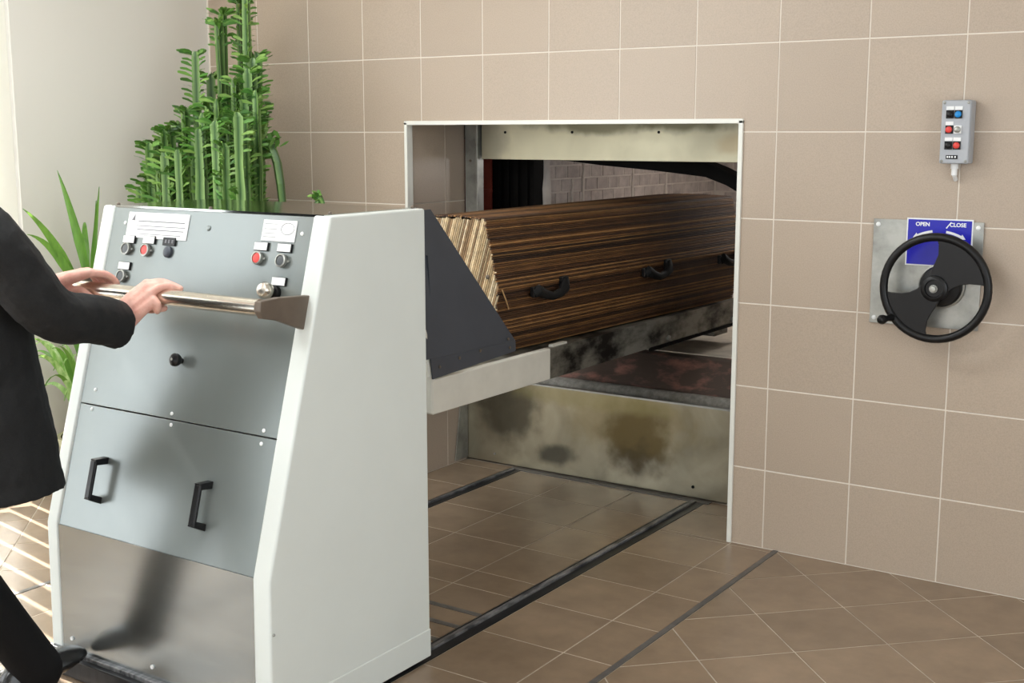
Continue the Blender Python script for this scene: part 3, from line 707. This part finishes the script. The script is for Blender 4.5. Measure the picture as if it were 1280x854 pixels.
for yc in (-.40, .40, 1.08):
    t = (yc+.70)/1.92; c0, _, (a, b_, c_) = coff(t); x_ = c0+b_+.012
    h = MB()
    pts = [(x_+.002,yc-.115,1.000),(x_+.014,yc-.10,1.010),(x_+.020,yc-.06,.992),(x_+.022,yc-.01,.980),(x_+.020,yc+.05,.988),(x_+.016,yc+.085,1.006),(x_+.004,yc+.11,1.030)]
    h.tube(pts, [.020,.024,.019,.016,.019,.026,.018], 10, flat=.7)
    ho = h.build('rope_handle', m_blackr, cf, smooth=True)
    MB().box((x_-.008, yc-.125, .985), (x_+.010, yc-.085, 1.025), .004).build('handle_mount', m_black, ho)
    MB().box((x_-.008, yc+.075, 1.0), (x_+.010, yc+.125, 1.045), .004).build('handle_mount', m_black, ho)

# ------------------------------------------------------------------ things on the wall
cb = thing('control_box', (3.275, 0, 1.48), 'grey wall control box with red, blue and black push buttons', 'control box')
bx0, bx1, bz0, bz1, bd = 3.247, 3.343, 1.487, 1.697, .062
MB().box((bx0, -bd, bz0), (bx1, -.0055, bz1), .006).build('enclosure', m_boxg, cb)
MB().box((bx0+.001, -bd-.008, bz0+.001), (bx1-.001, -bd-.001, bz1-.001), .004).build('lid', m_boxg, cb)
F0 = -bd-.008
for x in (bx0+.009, bx1-.009):
    for z in (bz0+.009, bz1-.009): MB().lathe([(.005,0),(.005,.002),(.002,.003)], (x, F0, z), (0,-1,0), 10).build('lid_screw', m_galv, cb)
def wb(x, z, cm, lab=True, clear=False):
    h = MB().box((x-.0125, F0-.004, z-.0135), (x+.0125, F0, z+.0135)).build('button_holder', m_black if not clear else m_labelw, cb, bevel=.001)
    MB().lathe([(.0105,.004),(.0105,.010),(.008,.0125),(.001,.013)], (x, F0, z), (0,-1,0), 18).build('button_cap', cm, h, smooth=True)
    if lab: MB().box((x-.0125, F0-.003, z+.0145), (x+.0125, F0, z+.0265)).build('button_label', m_labelw, cb)
xa, xb = 3.276, 3.3035
wb(xa, 1.650, m_black); wb(xb, 1.650, m_blue); wb(xa, 1.6, m_red); wb(xb, 1.6, m_galv, False, True); wb(xa, 1.548, m_black); wb(xb, 1.548, m_red)
mp_ = MB().box((3.27, F0-.002, 1.503), (3.308, F0, 1.516)).build('maker_plate', m_black, cb)
for q in (3.273, 3.280, 3.288, 3.298): MB().box((q, F0-.0026, 1.507), (q+.005, F0-.002, 1.513)).build('plate_print', m_labelw, mp_)
g = MB(); g.cyl((3.29,-.03,1.488), (3.29,-.03,1.470), .013, 14); g.cyl((3.29,-.03,1.472), (3.29,-.03,1.448), .010, 14); g.cyl((3.29,-.03,1.45), (3.29,-.008,1.432), .007, 10)
g.build('cable_gland', m_labelw, cb, smooth=True)

hwp = thing('valve_plate', (3.205, 0, .92), 'square galvanised plate screwed to the tiles behind the handwheel', 'plate')
MB().box((3.018, -.009, .921), (3.393, -.0052, 1.291)).build('backing_sheet', m_galv, hwp, bevel=.001)
for x in (3.035, 3.375):
    for z in (.94, 1.272): MB().lathe([(.008,0),(.008,.003),(.003,.005)], (x, -.009, z), (0,-1,0), 12).build('plate_screw', m_labelw, hwp)
sg = thing('direction_sign', (3.247, -.01, 1.136), 'blue OPEN and CLOSE sign with white arrows above the handwheel', 'sign')
MB().box((3.135, -.0115, 1.134), (3.359, -.0092, 1.299), .001).build('sign_border', m_labelw, sg)
MB().box((3.140, -.0125, 1.139), (3.354, -.0115, 1.294)).build('sign_face', m_signb, sg)
def text(body, x, z, size, y, m_, parent, name='lettering'):
    cu = bpy.data.curves.new(name, 'FONT'); cu.body = body; cu.size = size; cu.align_x = 'CENTER'; cu.align_y = 'CENTER'; cu.extrude = .0003; cu.offset = .0006
    tmp = bpy.data.objects.new('tmp', cu); C.objects.link(tmp)
    dg = bpy.context.evaluated_depsgraph_get(); dg.update(); me = bpy.data.meshes.new_from_object(tmp.evaluated_get(dg))
    bpy.data.objects.remove(tmp)
    me.transform(Matrix.Rotation(R(90), 4, 'X')); me.materials.clear(); me.materials.append(m_)
    o = bpy.data.objects.new(name, me); C.objects.link(o); put(o, (x, y, z), parent); return o
text('OPEN', 3.190, 1.278, .0185, -.0129, m_labelw, sg); text('CLOSE', 3.308, 1.279, .0185, -.0129, m_labelw, sg)
MB().prism([(3.268,1.268),(3.272,1.266),(3.287,1.289),(3.284,1.289)], lambda p: (p[0],-.0126,p[1]), lambda p: (p[0],-.0130,p[1])).build('scratch', m_labelw, sg)
def arrow(cx_, cz_, r, a0, a1):
    n = 10; pts_o = []; pts_i = []
    for i in range(n+1):
        a = R(a0+(a1-a0)*i/n); w_ = .0042; pts_o.append((cx_+(r+w_)*math.cos(a), cz_+(r+w_)*math.sin(a))); pts_i.append((cx_+(r-w_)*math.cos(a), cz_+(r-w_)*math.sin(a)))
    a = R(a1); s_ = 1 if a1 > a0 else -1; t = Vector((-math.sin(a), math.cos(a)))*s_; rad = Vector((math.cos(a), math.sin(a))); c_ = Vector((cx_, cz_))+rad*r
    head = [tuple(c_+rad*.010), tuple(c_+t*.018), tuple(c_-rad*.010)]
    MB().prism(pts_o+head+pts_i[::-1], lambda p: (p[0],-.0125,p[1]), lambda p: (p[0],-.0130,p[1])).build('arrow', m_labelw, sg)
arrow(3.247, 1.090, .166, 82, 64); arrow(3.247, 1.090, .166, 98, 116)

hw_ = thing('handwheel', (3.265, -.1, 1.073), 'black two-spoke handwheel with crank knob on the tiled wall', 'handwheel')
WC = Vector((3.266, -.1, 1.069)); RW = .174
rim = [(WC.x+RW*math.cos(2*math.pi*k/48), WC.y, WC.z+RW*math.sin(2*math.pi*k/48)) for k in range(48)]
MB().tube(rim, .0142, 12, closed=True, upv=(0,1,0)).build('rim', m_black, hw_, smooth=True)
def web(a_l, a_r):                            # curved web between hub and rim (angles at the rim, counter-clockwise from a_r to a_l)
    def P2(r, a): return (WC.x+r*math.cos(R(a)), WC.z+r*math.sin(R(a)))
    pts = [P2(RW-.004, a_r+(a_l-a_r)*i/12) for i in range(13)]
    pts += [P2(.150, a_l-3), P2(.115, a_l-4), P2(.085, a_l+2), P2(.06, a_l+14), P2(.042, a_l+34)]
    pts += [P2(.036, (a_l+a_r)/2)]
    pts += [P2(.042, a_r-26), P2(.060, a_r-2), P2(.085, a_r+5), P2(.115, a_r+5), P2(.150, a_r+2)]
    c = (WC.x, WC.z)
    MB().prism(pts, lambda p: (p[0], WC.y-.004, p[1]), lambda p: (p[0], WC.y+.006, p[1])).build('spoke_web', m_black, hw_, bevel=.002)
web(91, 6); web(264, 187)
MB().lathe([(.044,.03),(.044,-.012),(.036,-.018),(.030,-.018),(.028,-.010)], WC, (0,1,0), 28).build('hub', m_black, hw_, smooth=True)
MB().lathe([(.014,-.02),(.014,-.010),(.001,-.021)], WC, (0,1,0), 14).build('hub_bolt', m_galv, hw_, smooth=True)
MB().lathe([(.012,-.024),(.010,-.027),(.001,-.028)], WC, (0,1,0), 6).build('hub_nut', m_galv, hw_)
MB().lathe([(.072,.086),(.072,.070),(.066,.062),(.030,.055),(.026,.0)], WC, (0,1,0), 28).build('valve_bonnet', m_black, hw_, smooth=True)
MB().lathe([(.078,.0868),(.078,.080),(.073,.078)], WC, (0,1,0), 32).build('bonnet_ring', m_galv, hw_, smooth=True)
ka = R(219); kx, kz = WC.x+RW*math.cos(ka), WC.z+RW*math.sin(ka)
ck = MB().lathe([(.012,.0),(.014,-.014),(.010,-.030),(.011,-.040),(.016,-.056),(.017,-.066),(.011,-.076),(.001,-.079)], (kx, WC.y, kz), (.35,1,.05), 16).build('crank_knob', m_black, hw_, smooth=True)

# ------------------------------------------------------------------ potted succulent in the corner
ep = thing('potted_euphorbia', (.12, -.42, 0), 'tall green cactus-like euphorbia with ribbed leafy stems in the corner', 'plant')
MB().lathe([(.150,0),(.165,.02),(.205,.40),(.215,.42),(.215,.45),(.198,.45),(.192,.41)], (.12,-.42,0), n=32).build('pot', m_pot2, ep, smooth=True)
MB().lathe([(.190,.38),(.190,.412),(.10,.425),(.001,.43)], (.12,-.42,0), n=24).build('soil', m_soil, ep, smooth=True)
def leafcol():
    c = srgb(*random.choice([(96,150,62),(72,124,48),(126,176,84),(56,104,40),(146,186,96),(88,146,58)])); return c
def estem(px, py, Y, leafy=.36, *, base=None, zb=.40, r=.0165, lean=0, dens=.9):
    leafy *= .92
    zt = 2.149-.00338*py; x = .411+(px-300)*.00525-1.04*(Y+.5); x = max(x, XL+.07)
    bx_, by_ = base if base else (.12+(x-.12)*.35+random.uniform(-.03,.03), -.42+(Y+.42)*.35)
    n = 12; ax = []
    for i in range(n+1):
        s_ = i/n if i < n-1 else (.985 if i == n-1 else 1); z = zb+(zt-zb)*s_; k = min(1, s_*1.7); k = k*k*(3-2*k)
        ax.append(Vector((bx_+(x-bx_)*k+lean*(s_-1)*.0+random.uniform(-.003,.003), by_+(Y-by_)*k+random.uniform(-.003,.003), z)))
    rot0 = random.uniform(0, 2*math.pi/3); rings = []
    for i, p in enumerate(ax):
        rr_ = r*(1 if i < n else .45)*(1+.12*math.sin(i*2.1+px)); ring_ = []
        for k in range(6):
            a = rot0+k*math.pi/3; q = rr_*(1.3 if k % 2 == 0 else .34); ring_.append(p+Vector((math.cos(a)*q, math.sin(a)*q, 0)))
        rings.append(ring_)
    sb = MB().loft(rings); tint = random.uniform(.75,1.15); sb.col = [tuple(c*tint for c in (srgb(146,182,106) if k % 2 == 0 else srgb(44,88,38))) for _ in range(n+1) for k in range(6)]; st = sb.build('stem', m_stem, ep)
    lv = MB(); lv.col = []; L_ = zt-zb; z = max(zb+.1, zt-leafy)
    while z < zt-.004:
        s_ = (z-zb)/L_; i = min(n-1, int(s_*n)); p = ax[i].lerp(ax[i+1], s_*n-i)
        for k in range(3):
            if random.random() > dens: continue
            a = rot0+k*2*math.pi/3+random.uniform(-.28,.28); o_ = Vector((math.cos(a), math.sin(a), 0)); sd_ = Vector((-o_.y, o_.x, 0))
            top = (zt-z)/leafy; ln = random.uniform(.036,.062)*(.55+.6*min(1, (top+.12)*2))*(1.0 if top < .8 else .75); tilt = random.uniform(.25,.6); wd = random.uniform(.005,.0085)
            dv = (o_+Vector((0,0,tilt))).normalized(); nvv = dv.cross(sd_); p0 = p+o_*r*1.05
            b0 = p0; m1 = p0+dv*ln*.55; t1 = p0+dv*ln+Vector((0,0,-.006))
            wv = (sd_*.35+nvv*.94).normalized() if random.random() < .6 else sd_
            lv.add([b0-wv*.003, b0+wv*.003, m1+wv*wd, m1-wv*wd, t1+wv*wd*.8, t1-wv*wd*.8, t1+dv*.006], [(0,1,2,3),(3,2,4,5),(5,4,6)]); lv.col += [leafcol()]*7
        z += .0125
    for _ in range(2):                       # side tufts lower down the stem
        zc = random.uniform(max(zb+.2, 1.2), max(zt-leafy, 1.25)); s_ = (zc-zb)/L_; i = max(0, min(n-1, int(s_*n))); p = ax[i].lerp(ax[i+1], max(0, min(1, s_*n-i))); k = random.randrange(3)
        for q_ in range(9):
            a = rot0+k*2*math.pi/3+random.uniform(-.4,.4); o_ = Vector((math.cos(a), math.sin(a), 0)); dv = (o_+Vector((0,0,random.uniform(.1,.8)))).normalized(); sd_ = dv.orthogonal().normalized(); p0 = p+o_*r*1.1+Vector((0,0,.012*(q_-4))); ln = random.uniform(.03,.05); wd = random.uniform(.005,.008)
            lv.add([p0-sd_*.003, p0+sd_*.003, p0+dv*ln*.6+sd_*wd, p0+dv*ln*.6-sd_*wd, p0+dv*ln], [(0,1,2,3),(3,2,4)]); lv.col += [leafcol()]*5
    o = lv.build('leaves', m_leaf, st, recalc=False); o['kind'] = 'stuff'
for a in [(300,-8,-.36,.24),(307,-26,-.40,.34),(279,8,-.42,.22),(274,22,-.46,.2),(245,60,-.50,.26),(318,62,-.34,.30),(312,70,-.42,.34),(262,88,-.40,.24),(291,96,-.50,.30),(284,104,-.38,.3),
          (252,140,-.58,.30),(270,122,-.56,.34),(300,118,-.52,.3),(311,140,-.48,.3),(317,128,-.36,.26),(230,132,-.56,.22),(222,152,-.50,.22),(211,158,-.58,.26),(202,160,-.62,.24),(193,176,-.58,.24),(184,178,-.64,.22),
          (240,198,-.60,.3),(262,170,-.48,.3),(296,178,-.56,.3),(288,205,-.60,.26),(250,222,-.62,.22),(275,216,-.62,.2),(212,212,-.64,.2),(197,214,-.66,.2),(178,228,-.64,.16),(186,222,-.60,.16),(170,236,-.62,.12),(226,204,-.56,.24),(302,150,-.58,.26),(236,176,-.60,.26),(308,190,-.42,.2),(283,150,-.60,.3),(258,128,-.52,.26),(267,150,-.66,.2),(246,160,-.66,.2),(292,140,-.66,.2),(276,178,-.68,.2),(222,186,-.68,.2),(205,190,-.68,.2),(315,112,-.5,.2),(306,84,-.46,.25)]:
    estem(*a)
# the branch that bows over to the side, and the short tip beyond it
bp = [Vector(p) for p in ((.20,-.42,.9),(.33,-.40,1.30),(.42,-.40,1.52),(.47,-.40,1.53),(.51,-.41,1.46),(.535,-.42,1.37),(.545,-.42,1.27),(.54,-.42,1.15))]
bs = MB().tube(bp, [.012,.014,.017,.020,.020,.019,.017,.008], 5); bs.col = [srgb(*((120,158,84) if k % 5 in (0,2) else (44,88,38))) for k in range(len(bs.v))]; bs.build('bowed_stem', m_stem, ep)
bl = MB(); bl.col = []
for k in range(36):
    p = bp[2].lerp(bp[3], random.random())+Vector((random.uniform(-.05,.05), random.uniform(-.03,.03), random.uniform(-.02,.06))); d = Vector((random.uniform(-1,1), random.uniform(-1,1), random.uniform(.2,1))).normalized(); s_ = d.orthogonal().normalized(); 
    bl.add([p-s_*.003, p+s_*.003, p+d*.03+s_*.010, p+d*.03-s_*.010, p+d*.05], [(0,1,2,3),(3,2,4)]); bl.col += [leafcol()]*5
o = bl.build('leaves', m_leaf, ep, recalc=False); o['kind'] = 'stuff'
tp_ = [Vector(p) for p in ((.24,-.50,.42),(.50,-.48,.80),(.72,-.46,1.15),(.785,-.46,1.30),(.80,-.46,1.325),(.825,-.47,1.30),(.845,-.48,1.26))]
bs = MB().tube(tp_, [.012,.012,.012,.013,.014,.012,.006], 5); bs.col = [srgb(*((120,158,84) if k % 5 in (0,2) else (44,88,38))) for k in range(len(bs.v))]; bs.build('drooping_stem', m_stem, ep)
bl = MB(); bl.col = []
for k in range(16):
    p = tp_[4]+Vector((random.uniform(-.02,.012), random.uniform(-.02,.02), random.uniform(-.015,.01))); d = Vector((random.uniform(-1,.6), random.uniform(-1,.6), random.uniform(-.3,.8))).normalized(); s_ = d.orthogonal().normalized()
    bl.add([p-s_*.003, p+s_*.003, p+d*.022+s_*.009, p+d*.022-s_*.009, p+d*.036], [(0,1,2,3),(3,2,4)]); bl.col += [leafcol()]*5
o = bl.build('leaves', m_leaf, ep, recalc=False); o['kind'] = 'stuff'

# ------------------------------------------------------------------ second plant with long blades
sp_ = thing('potted_blade_plant', (-.02, -1.02, 0), 'potted plant with long arching sword leaves beside the pale grey wall', 'plant')
MB().lathe([(.13,0),(.14,.02),(.160,.26),(.170,.27),(.170,.30),(.153,.30),(.145,.26)], (-.02,-1.02,0), n=28).build('pot', m_pot, sp_, smooth=True)
MB().lathe([(.145,.23),(.145,.265),(.001,.275)], (-.02,-1.02,0), n=20).build('soil', m_soil, sp_)
def blade(base, tip, sag, wd, m_=m_blade, bend=None):
    base, tip = Vector(base), Vector(tip); n = 12; d = tip-base; hor = Vector((d.x, d.y, 0))
    side = Vector((-hor.y, hor.x, 0)); side = side.normalized() if side.length > 1e-3 else Vector((1,0,0))
    vd = Vector((.82,-.57,.1)); sv2 = d.normalized().cross(vd).normalized(); side = (sv2+side*.45*(1 if side.dot(sv2) > 0 else -1)).normalized()
    rings = []
    for i in range(n+1):
        s_ = i/n; p = base+d*s_+Vector((0,0,sag*4*s_*(1-s_)*.5))
        w_ = 1.25*wd*(.55+.9*s_ if s_ < .4 else .91*(1-(s_-.4)/.6)**.8+.02); dn = Vector((0,0,-1)).cross(side)*.0
        mid = Vector((hor.x, hor.y, 0)); mid = mid.normalized()*-.004 if mid.length > 1e-3 else Vector()
        rings.append([p-side*w_*.5, p+mid+Vector((0,0,-.003)), p+side*w_*.5])
    vs_ = [q for r_ in rings for q in r_]; fs = []
    for i in range(n):
        for k in range(2): fs.append((i*3+k, i*3+k+1, i*3+3+k+1, i*3+3+k))
    return MB().add(vs_, fs).build('leaf', m_, sp_, smooth=True, recalc=False)
cb_ = Vector((-.02,-1.02,.28))
MB().tube([(-.02,-1.02,.26),(-.03,-1.03,.5),(-.02,-1.02,.72),(-.02,-1.02,.86)], [.022,.02,.019,.022], 10).build('cane', m_blade, sp_, smooth=True)
for tip, sag, wd in (((-.19,-1.02,1.435),.10,.036),((-.06,-1.29,1.29),.13,.036),((-.10,-1.25,1.18),.15,.036),((.06,-1.0,1.37),.04,.022),((.01,-.98,1.31),.06,.018),
                     ((-.25,-.85,1.2),.2,.03),((.15,-.8,1.2),.2,.03),((.22,-1.1,1.0),.25,.03),((-.28,-1.1,.95),.25,.03)):
    b0 = cb_+Vector((random.uniform(-.02,.02), random.uniform(-.02,.02), .56 if tip[2] > 1.12 else .2)); blade(b0, tip, sag, wd)
for i in range(26):
    a = R(-175+i*9+random.uniform(-6,6)); rad = random.uniform(.12,.33); zt = random.uniform(.42,.82)
    tip = Vector((max(-.02+rad*math.cos(a), XL+.04), -1.02+rad*math.sin(a), zt)); blade(cb_+Vector((.04*math.cos(a), .04*math.sin(a), 0)), tip, random.uniform(.18,.36), random.uniform(.018,.028), m_blade2 if i % 3 else m_blade)

# ------------------------------------------------------------------ person at the push bar
pe = thing('person', (1.47, -2.6, 0), 'person in a black suit gripping the steel push bar with both hands', 'person')
def ering(c, hx, hy, n=24, p=2.3, z=None):
    out = []
    for k in range(n):
        a = 2*math.pi*k/n; ca, sa = math.cos(a), math.sin(a)
        out.append(Vector((c[0]+hx*math.copysign(abs(ca)**(2/p), ca), c[1]+hy*math.copysign(abs(sa)**(2/p), sa), c[2])))
    return out
def finish(o, vox, it=6, fac=.5):
    r = o.modifiers.new('remesh', 'REMESH'); r.mode = 'VOXEL'; r.voxel_size = vox; r.use_smooth_shade = True
    if it:
        s_ = o.modifiers.new('smooth', 'SMOOTH'); s_.iterations = it; s_.factor = fac
    return o
def limb(m, pts, rad, n=16, endcap=True):
    """smoothly interpolated tapering tube"""
    pts = [Vector(p) for p in pts]; P_, R_ = [], []
    for i in range(len(pts)-1):
        p0 = pts[max(i-1,0)]; p1 = pts[i]; p2 = pts[i+1]; p3 = pts[min(i+2, len(pts)-1)]
        for k in range(5):
            t = k/5; t2 = t*t; t3 = t2*t
            P_.append(.5*((2*p1)+(p2-p0)*t+(2*p0-5*p1+4*p2-p3)*t2+(3*p1-p0-3*p2+p3)*t3)); R_.append(rad[i]+(rad[i+1]-rad[i])*t)
    P_.append(pts[-1]); R_.append(rad[-1]); m.tube(P_, R_, n); m.sphere(pts[0], rad[0], 12)
    if endcap: m.sphere(pts[-1], rad[-1]*.98, 12)
PX = 1.45
RSH, REL, RWR = (1.632,-2.655,1.405), (1.768,-2.490,1.160), (1.722,-2.232,1.104)
LSH, LEL, LWR = (1.268,-2.655,1.400), (1.235,-2.44,1.185), (1.405,-2.235,1.155)
body = MB()
body.loft([ering((PX,-2.56,.86),.15,.10), ering((PX,-2.56,1.0),.145,.095), ering((PX,-2.58,1.2),.165,.10), ering((PX,-2.62,1.36),.175,.09), ering((PX,-2.64,1.44),.12,.07), ering((PX,-2.63,1.49),.06,.058), ering((PX,-2.61,1.56),.056,.056)])
hc = Vector((PX+.01,-2.575,1.655))
body.sphere(hc, .1, 20, (.76,.95,1.18)); body.sphere(hc+Vector((0,.03,-.06)), .06, 16, (.85,.95,1.0)); body.sphere(hc+Vector((0,.035,.03)), .06, 16, (1.0,.95,1.0))
body.tube([hc+Vector((0,.085,.02)), hc+Vector((0,.100,-.022)), hc+Vector((0,.092,-.032))], [.008,.012,.010], 10)
body.sphere(hc+Vector((0,.088,-.064)), .016, 10, (1.5,.6,.55)); body.sphere(hc+Vector((0,.088,-.078)), .014, 10, (1.3,.6,.6))
for s_ in (-1, 1):
    body.sphere(hc+Vector((s_*.076,-.005,-.005)), .028, 10, (.35,.7,1.1)); body.sphere(hc+Vector((s_*.03,.076,.024)), .018, 10, (1.2,.5,.5))
for sh_, el_, wr_ in ((RSH,REL,RWR),(LSH,LEL,LWR)): limb(body, [sh_, el_, wr_], [.052,.042,.027])
limb(body, [(1.38,-2.56,.90),(1.42,-2.575,.47),(1.47,-2.40,.09)], [.075,.05,.036]); limb(body, [(1.54,-2.58,.90),(1.575,-2.76,.47),(1.59,-3.02,.13)], [.075,.05,.036])
def finger(pts, r): limb(body, pts, [r*1.12*(1-.09*i) for i in range(len(pts))], 10)
# right hand: back of the hand towards the camera, fingers closed on the bar, forefinger laid along its top
W_ = Vector(RWR)
kn = [Vector(p) for p in ((1.738,-2.158,1.190),(1.756,-2.170,1.183),(1.772,-2.177,1.168),(1.786,-2.178,1.150))]
for k, p in enumerate(kn):
    a = W_+Vector((-.012+.008*k, 0, .016-.011*k)); body.tube([a, a.lerp(p, .5)+Vector((.002,-.004,.003)), p], [.021,.0185,.0135], 12); body.sphere(p, .0145, 12)
finger([kn[0],(1.772,-2.138,1.196),(1.806,-2.128,1.188),(1.830,-2.122,1.180)], .0105)
finger([kn[1],(1.776,-2.135,1.190),(1.790,-2.104,1.172),(1.792,-2.106,1.148)], .0108)
finger([kn[2],(1.796,-2.148,1.186),(1.812,-2.112,1.168),(1.808,-2.108,1.140)], .0102)
finger([kn[3],(1.800,-2.176,1.142),(1.790,-2.172,1.122),(1.770,-2.150,1.120)], .0095)
finger([W_+Vector((-.004,.016,-.006)),(1.728,-2.165,1.120),(1.748,-2.148,1.120),(1.772,-2.132,1.124)], .0125)
# left hand: closed over the bar, forefinger side towards the camera
W_ = Vector(LWR)
kn = [Vector(p) for p in ((1.515,-2.168,1.207),(1.493,-2.162,1.209),(1.472,-2.160,1.206),(1.453,-2.162,1.199))]
for k, p in enumerate(kn):
    a = W_+Vector((.018-.012*k, 0, .008)); body.tube([a, a.lerp(p, .5)+Vector((0,0,.007)), p], [.020,.0175,.0125], 12); body.sphere(p, .0135, 12)
    dx = .018-.006*k
    finger([p,(p.x+dx,-2.128,1.199),(p.x+dx*1.6,-2.104,1.172),(p.x+dx*1.6,-2.112,1.140)], .0108-.0004*k)
finger([W_+Vector((.02,.012,-.006)),(1.48,-2.185,1.158),(1.515,-2.176,1.142),(1.536,-2.160,1.124)], .0120)
finish(body.build('body', m_skin, pe), .0036, 5, .45)
# clothing
jk = MB()
jk.loft([ering((PX,-2.505,.662),.236,.185,32), ering((PX,-2.515,.80),.226,.178,32), ering((PX,-2.53,.98),.210,.165,32), ering((PX,-2.555,1.18),.220,.156,32), ering((PX,-2.61,1.34),.228,.132,32), ering((PX,-2.635,1.44),.185,.105,32), ering((PX,-2.635,1.485),.085,.075,32)])
limb(jk, [RSH, (1.728,-2.594,1.318), REL, (1.752,-2.355,1.120), (1.730,-2.256,1.092)], [.086,.080,.069,.064,.064], 20, False)
limb(jk, [LSH, (1.235,-2.55,1.31), LEL, (1.34,-2.31,1.175), (1.418,-2.250,1.158)], [.074,.074,.066,.056,.048], 20, False)
jo = finish(jk.build('jacket', m_suit, pe), .0055, 1, .4)
tx = bpy.data.textures.new('cloth_folds', 'CLOUDS'); tx.noise_scale = .075; tx.noise_depth = 2
dm = jo.modifiers.new('folds', 'DISPLACE'); dm.texture = tx; dm.texture_coords = 'LOCAL'; dm.strength = .014; dm.mid_level = .5
for k in range(3):
    q = Vector((1.772-.004*k, -2.305+.020*k, 1.098-.006*k)); MB().lathe([(.0065,0),(.0065,.003),(.002,.004)], q+Vector((.006,-.03,-.010)), (.85,-.45,-.25), 10).build('cuff_button', m_black, pe)
tr = MB()
tr.loft([ering((PX,-2.56,.72),.165,.115), ering((PX,-2.56,.98),.17,.12)])
limb(tr, [(1.39,-2.57,.88),(1.405,-2.60,.68),(1.43,-2.575,.47),(1.458,-2.475,.27),(1.475,-2.385,.105)], [.098,.088,.074,.066,.066], 18)
limb(tr, [(1.54,-2.60,.88),(1.56,-2.68,.68),(1.58,-2.765,.47),(1.585,-2.90,.28),(1.59,-3.01,.15)], [.098,.088,.074,.066,.064], 18)
finish(tr.build('trousers', m_suit2, pe), .007, 3, .5)
def shoe(x, heel, toe, z_h, z_t):
    m = MB(); n = 12; rings = []
    hgt = [.080,.100,.108,.106,.096,.084,.076,.070,.064,.056,.044,.020]; wid = [.026,.036,.040,.040,.040,.043,.048,.051,.050,.045,.035,.014]
    for i in range(n):
        s_ = i/(n-1); y_ = heel+(toe-heel)*s_; z0 = z_h+(z_t-z_h)*s_; r_ = []
        for k in range(14):
            a = 2*math.pi*k/14; ca, sa = math.cos(a), math.sin(a)
            zz = sa*.5+.5 if sa > 0 else .5+.5*sa
            r_.append(Vector((x+wid[i]*math.copysign(abs(ca)**.7, ca)*(1 if sa < .2 else .85), y_, z0+.004+hgt[i]*max(.0, min(1, zz)))))
        rings.append(r_)
    m.loft(rings); o = m.build('shoe', m_shoe, pe, smooth=True)
    s2 = o.modifiers.new('sub', 'SUBSURF'); s2.levels = 1; s2.render_levels = 2
    return o
shoe(1.450, -2.495, -2.212, .022, .077); shoe(1.59, -3.10, -2.83, .07, .0)
hr = MB(); hr.sphere(hc+Vector((0,-.014,.022)), .104, 20, (.80,.93,1.08)); 
hro = hr.build('hair', m_hair, pe, smooth=True)
MB().loft([ering((PX,-2.632,1.475),.062,.062), ering((PX,-2.622,1.515),.060,.061)]).build('shirt_collar', m_shirt, pe, smooth=True)
print('floor tiles', ft_count, 'objects', len(bpy.data.objects))
